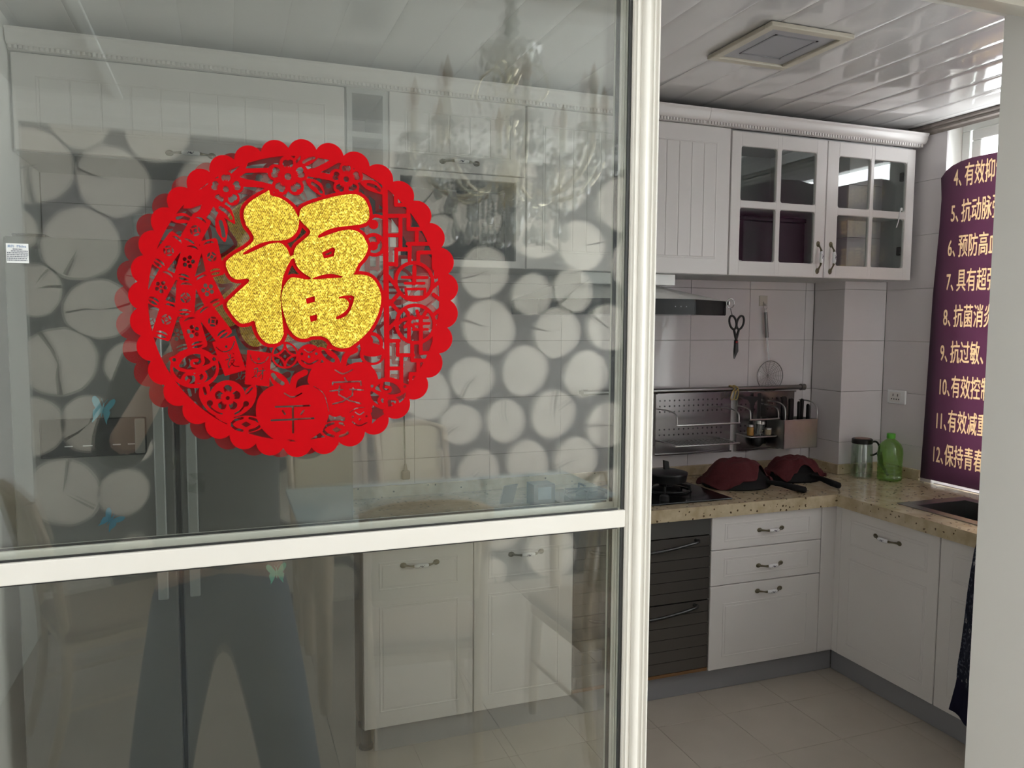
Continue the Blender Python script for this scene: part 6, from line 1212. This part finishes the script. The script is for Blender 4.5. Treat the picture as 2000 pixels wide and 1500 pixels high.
# fingers and thumbs closing on the phone edges
bmf = B()
for sg in (-1, 1):
    for i, (dz, L) in enumerate(((.030, .050), (.010, .054), (-.010, .050), (-.028, .040))):
        p = V((hx + sg * .068, hy + .288, 1.505 + dz)); q = [p, p + V((sg * .012, .018, .004)), p + V((sg * .008, .032, .004)), p + V((-sg * L * .35, .034, .003))]
        tube(bmf, bez(q, 4), [.0085] * 9 + [.008, .0075, .0065, .005], 8)
    p = V((hx + sg * .066, hy + .290, 1.475)); tube(bmf, bez([p, p + V((sg * .006, .006, .02)), p + V((-sg * .01, .004, .045)), p + V((-sg * .024, .006, .06))], 4), [.0105] * 6 + [.010, .0095, .009, .0085, .008, .007, .006], 8)
obj('fingers', bmf, M_skin, pe, 2)
# face
bm = B()
for sg in (-1, 1): r_ = bmesh.ops.create_uvsphere(bm, u_segments=10, v_segments=8, radius=.011); bmesh.ops.translate(bm, vec=(hx + sg * .031, hy + .112, 1.625), verts=r_['verts'])
obj('eyes', bm, M_porc, pe, 2)
bm = B(); tube(bm, [(hx, hy + .112, 1.63), (hx, hy + .130, 1.598), (hx, hy + .112, 1.590)], [.006, .013, .008], 8)
for sg in (-1, 1): tube(bm, [(hx + sg * .078, hy + .03, 1.64), (hx + sg * .088, hy + .022, 1.62), (hx + sg * .078, hy + .03, 1.59)], [.009, .013, .008], 8)
obj('nose_and_ears', bm, M_skin, pe, 2)
bm = B(); tube(bm, [(hx - .025, hy + .100, 1.562), (hx, hy + .112, 1.560), (hx + .025, hy + .100, 1.562)], [.003, .007, .003], 8); obj('mouth', bm, mat('lips', (.45, .18, .16), .5), pe, 2)
bm = B(); r_ = bmesh.ops.create_uvsphere(bm, u_segments=20, v_segments=14, radius=1)
for v in bm.verts: v.co = V((hx + v.co.x * .097, hy + .012 + v.co.y * .112, 1.655 + v.co.z * .090))
bmesh.ops.delete(bm, geom=[v for v in bm.verts if v.co.z < 1.60 or (v.co.y > hy + .075 and v.co.z < 1.70)], context='VERTS'); obj('hair', bm, M_hair, pe, 2)
# clothes
pts = [(hx, hy, .82), (hx, hy - .01, 1.05), (hx, hy - .01, 1.25), (hx, hy - .005, 1.41), (hx, hy, 1.455)]; rad = [(.185, .14), (.165, .13), (.18, .135), (.15, .105), (.075, .075)]; edg = [(0, 1), (1, 2), (2, 3), (3, 4)]
for sg in (-1, 1):
    b = len(pts); pts += [(hx + sg * .175, hy, 1.385), (hx + sg * .245, hy + .055, 1.17), (hx + sg * .20, hy + .13, 1.24)]; rad += [.082, .070, .055]; edg += [(3, b), (b, b + 1), (b + 1, b + 2)]
skin('shirt', pts, edg, rad, M_shirt, pe)
pts = [(hx, hy, .90), (hx, hy, .80)]; rad = [(.165, .125), (.175, .13)]; edg = [(0, 1)]
for sg in (-1, 1):
    b = len(pts); pts += [(hx + sg * .095, hy, .70), (hx + sg * .145, hy + .02, .44), (hx + sg * .20, hy - .01, .07)]; rad += [(.105, .105), (.090, .09), (.085, .085)]; edg += [(1, b), (b, b + 1), (b + 1, b + 2)]
skin('jeans', pts, edg, rad, M_jean, pe)
for sg in (-1, 1): skin('shoe', [(hx + sg * .195, hy - .03, .042), (hx + sg * .20, hy + .08, .042), (hx + sg * .205, hy + .15, .036)], [(0, 1), (1, 2)], [(.045, .038), (.048, .04), (.04, .032)], M_shoe, pe)
ph = thing('phone', 'dark phone held up in both hands of the person', 'phone', (0, -.02, 1.45))
bm = B(); box(bm, -.078, .078, -.028, -.020, 1.452, 1.528, .004, 3); obj('body', bm, M_black, ph)
bm = B()
for x, z in ((-.055, 1.508), (-.055, 1.478), (-.035, 1.493)): lathe(bm, [(.008, -.0198), (.008, -.0175), (.006, -.0170), (.001, -.0172)], 16, (x, 0, z), 'y')
obj('camera_lens', bm, M_blackg, ph, 40)
bm = B(); box(bm, -.073, .073, -.0288, -.0282, 1.457, 1.523); obj('screen', bm, M_blackg, ph)
bpy.context.view_layer.update()
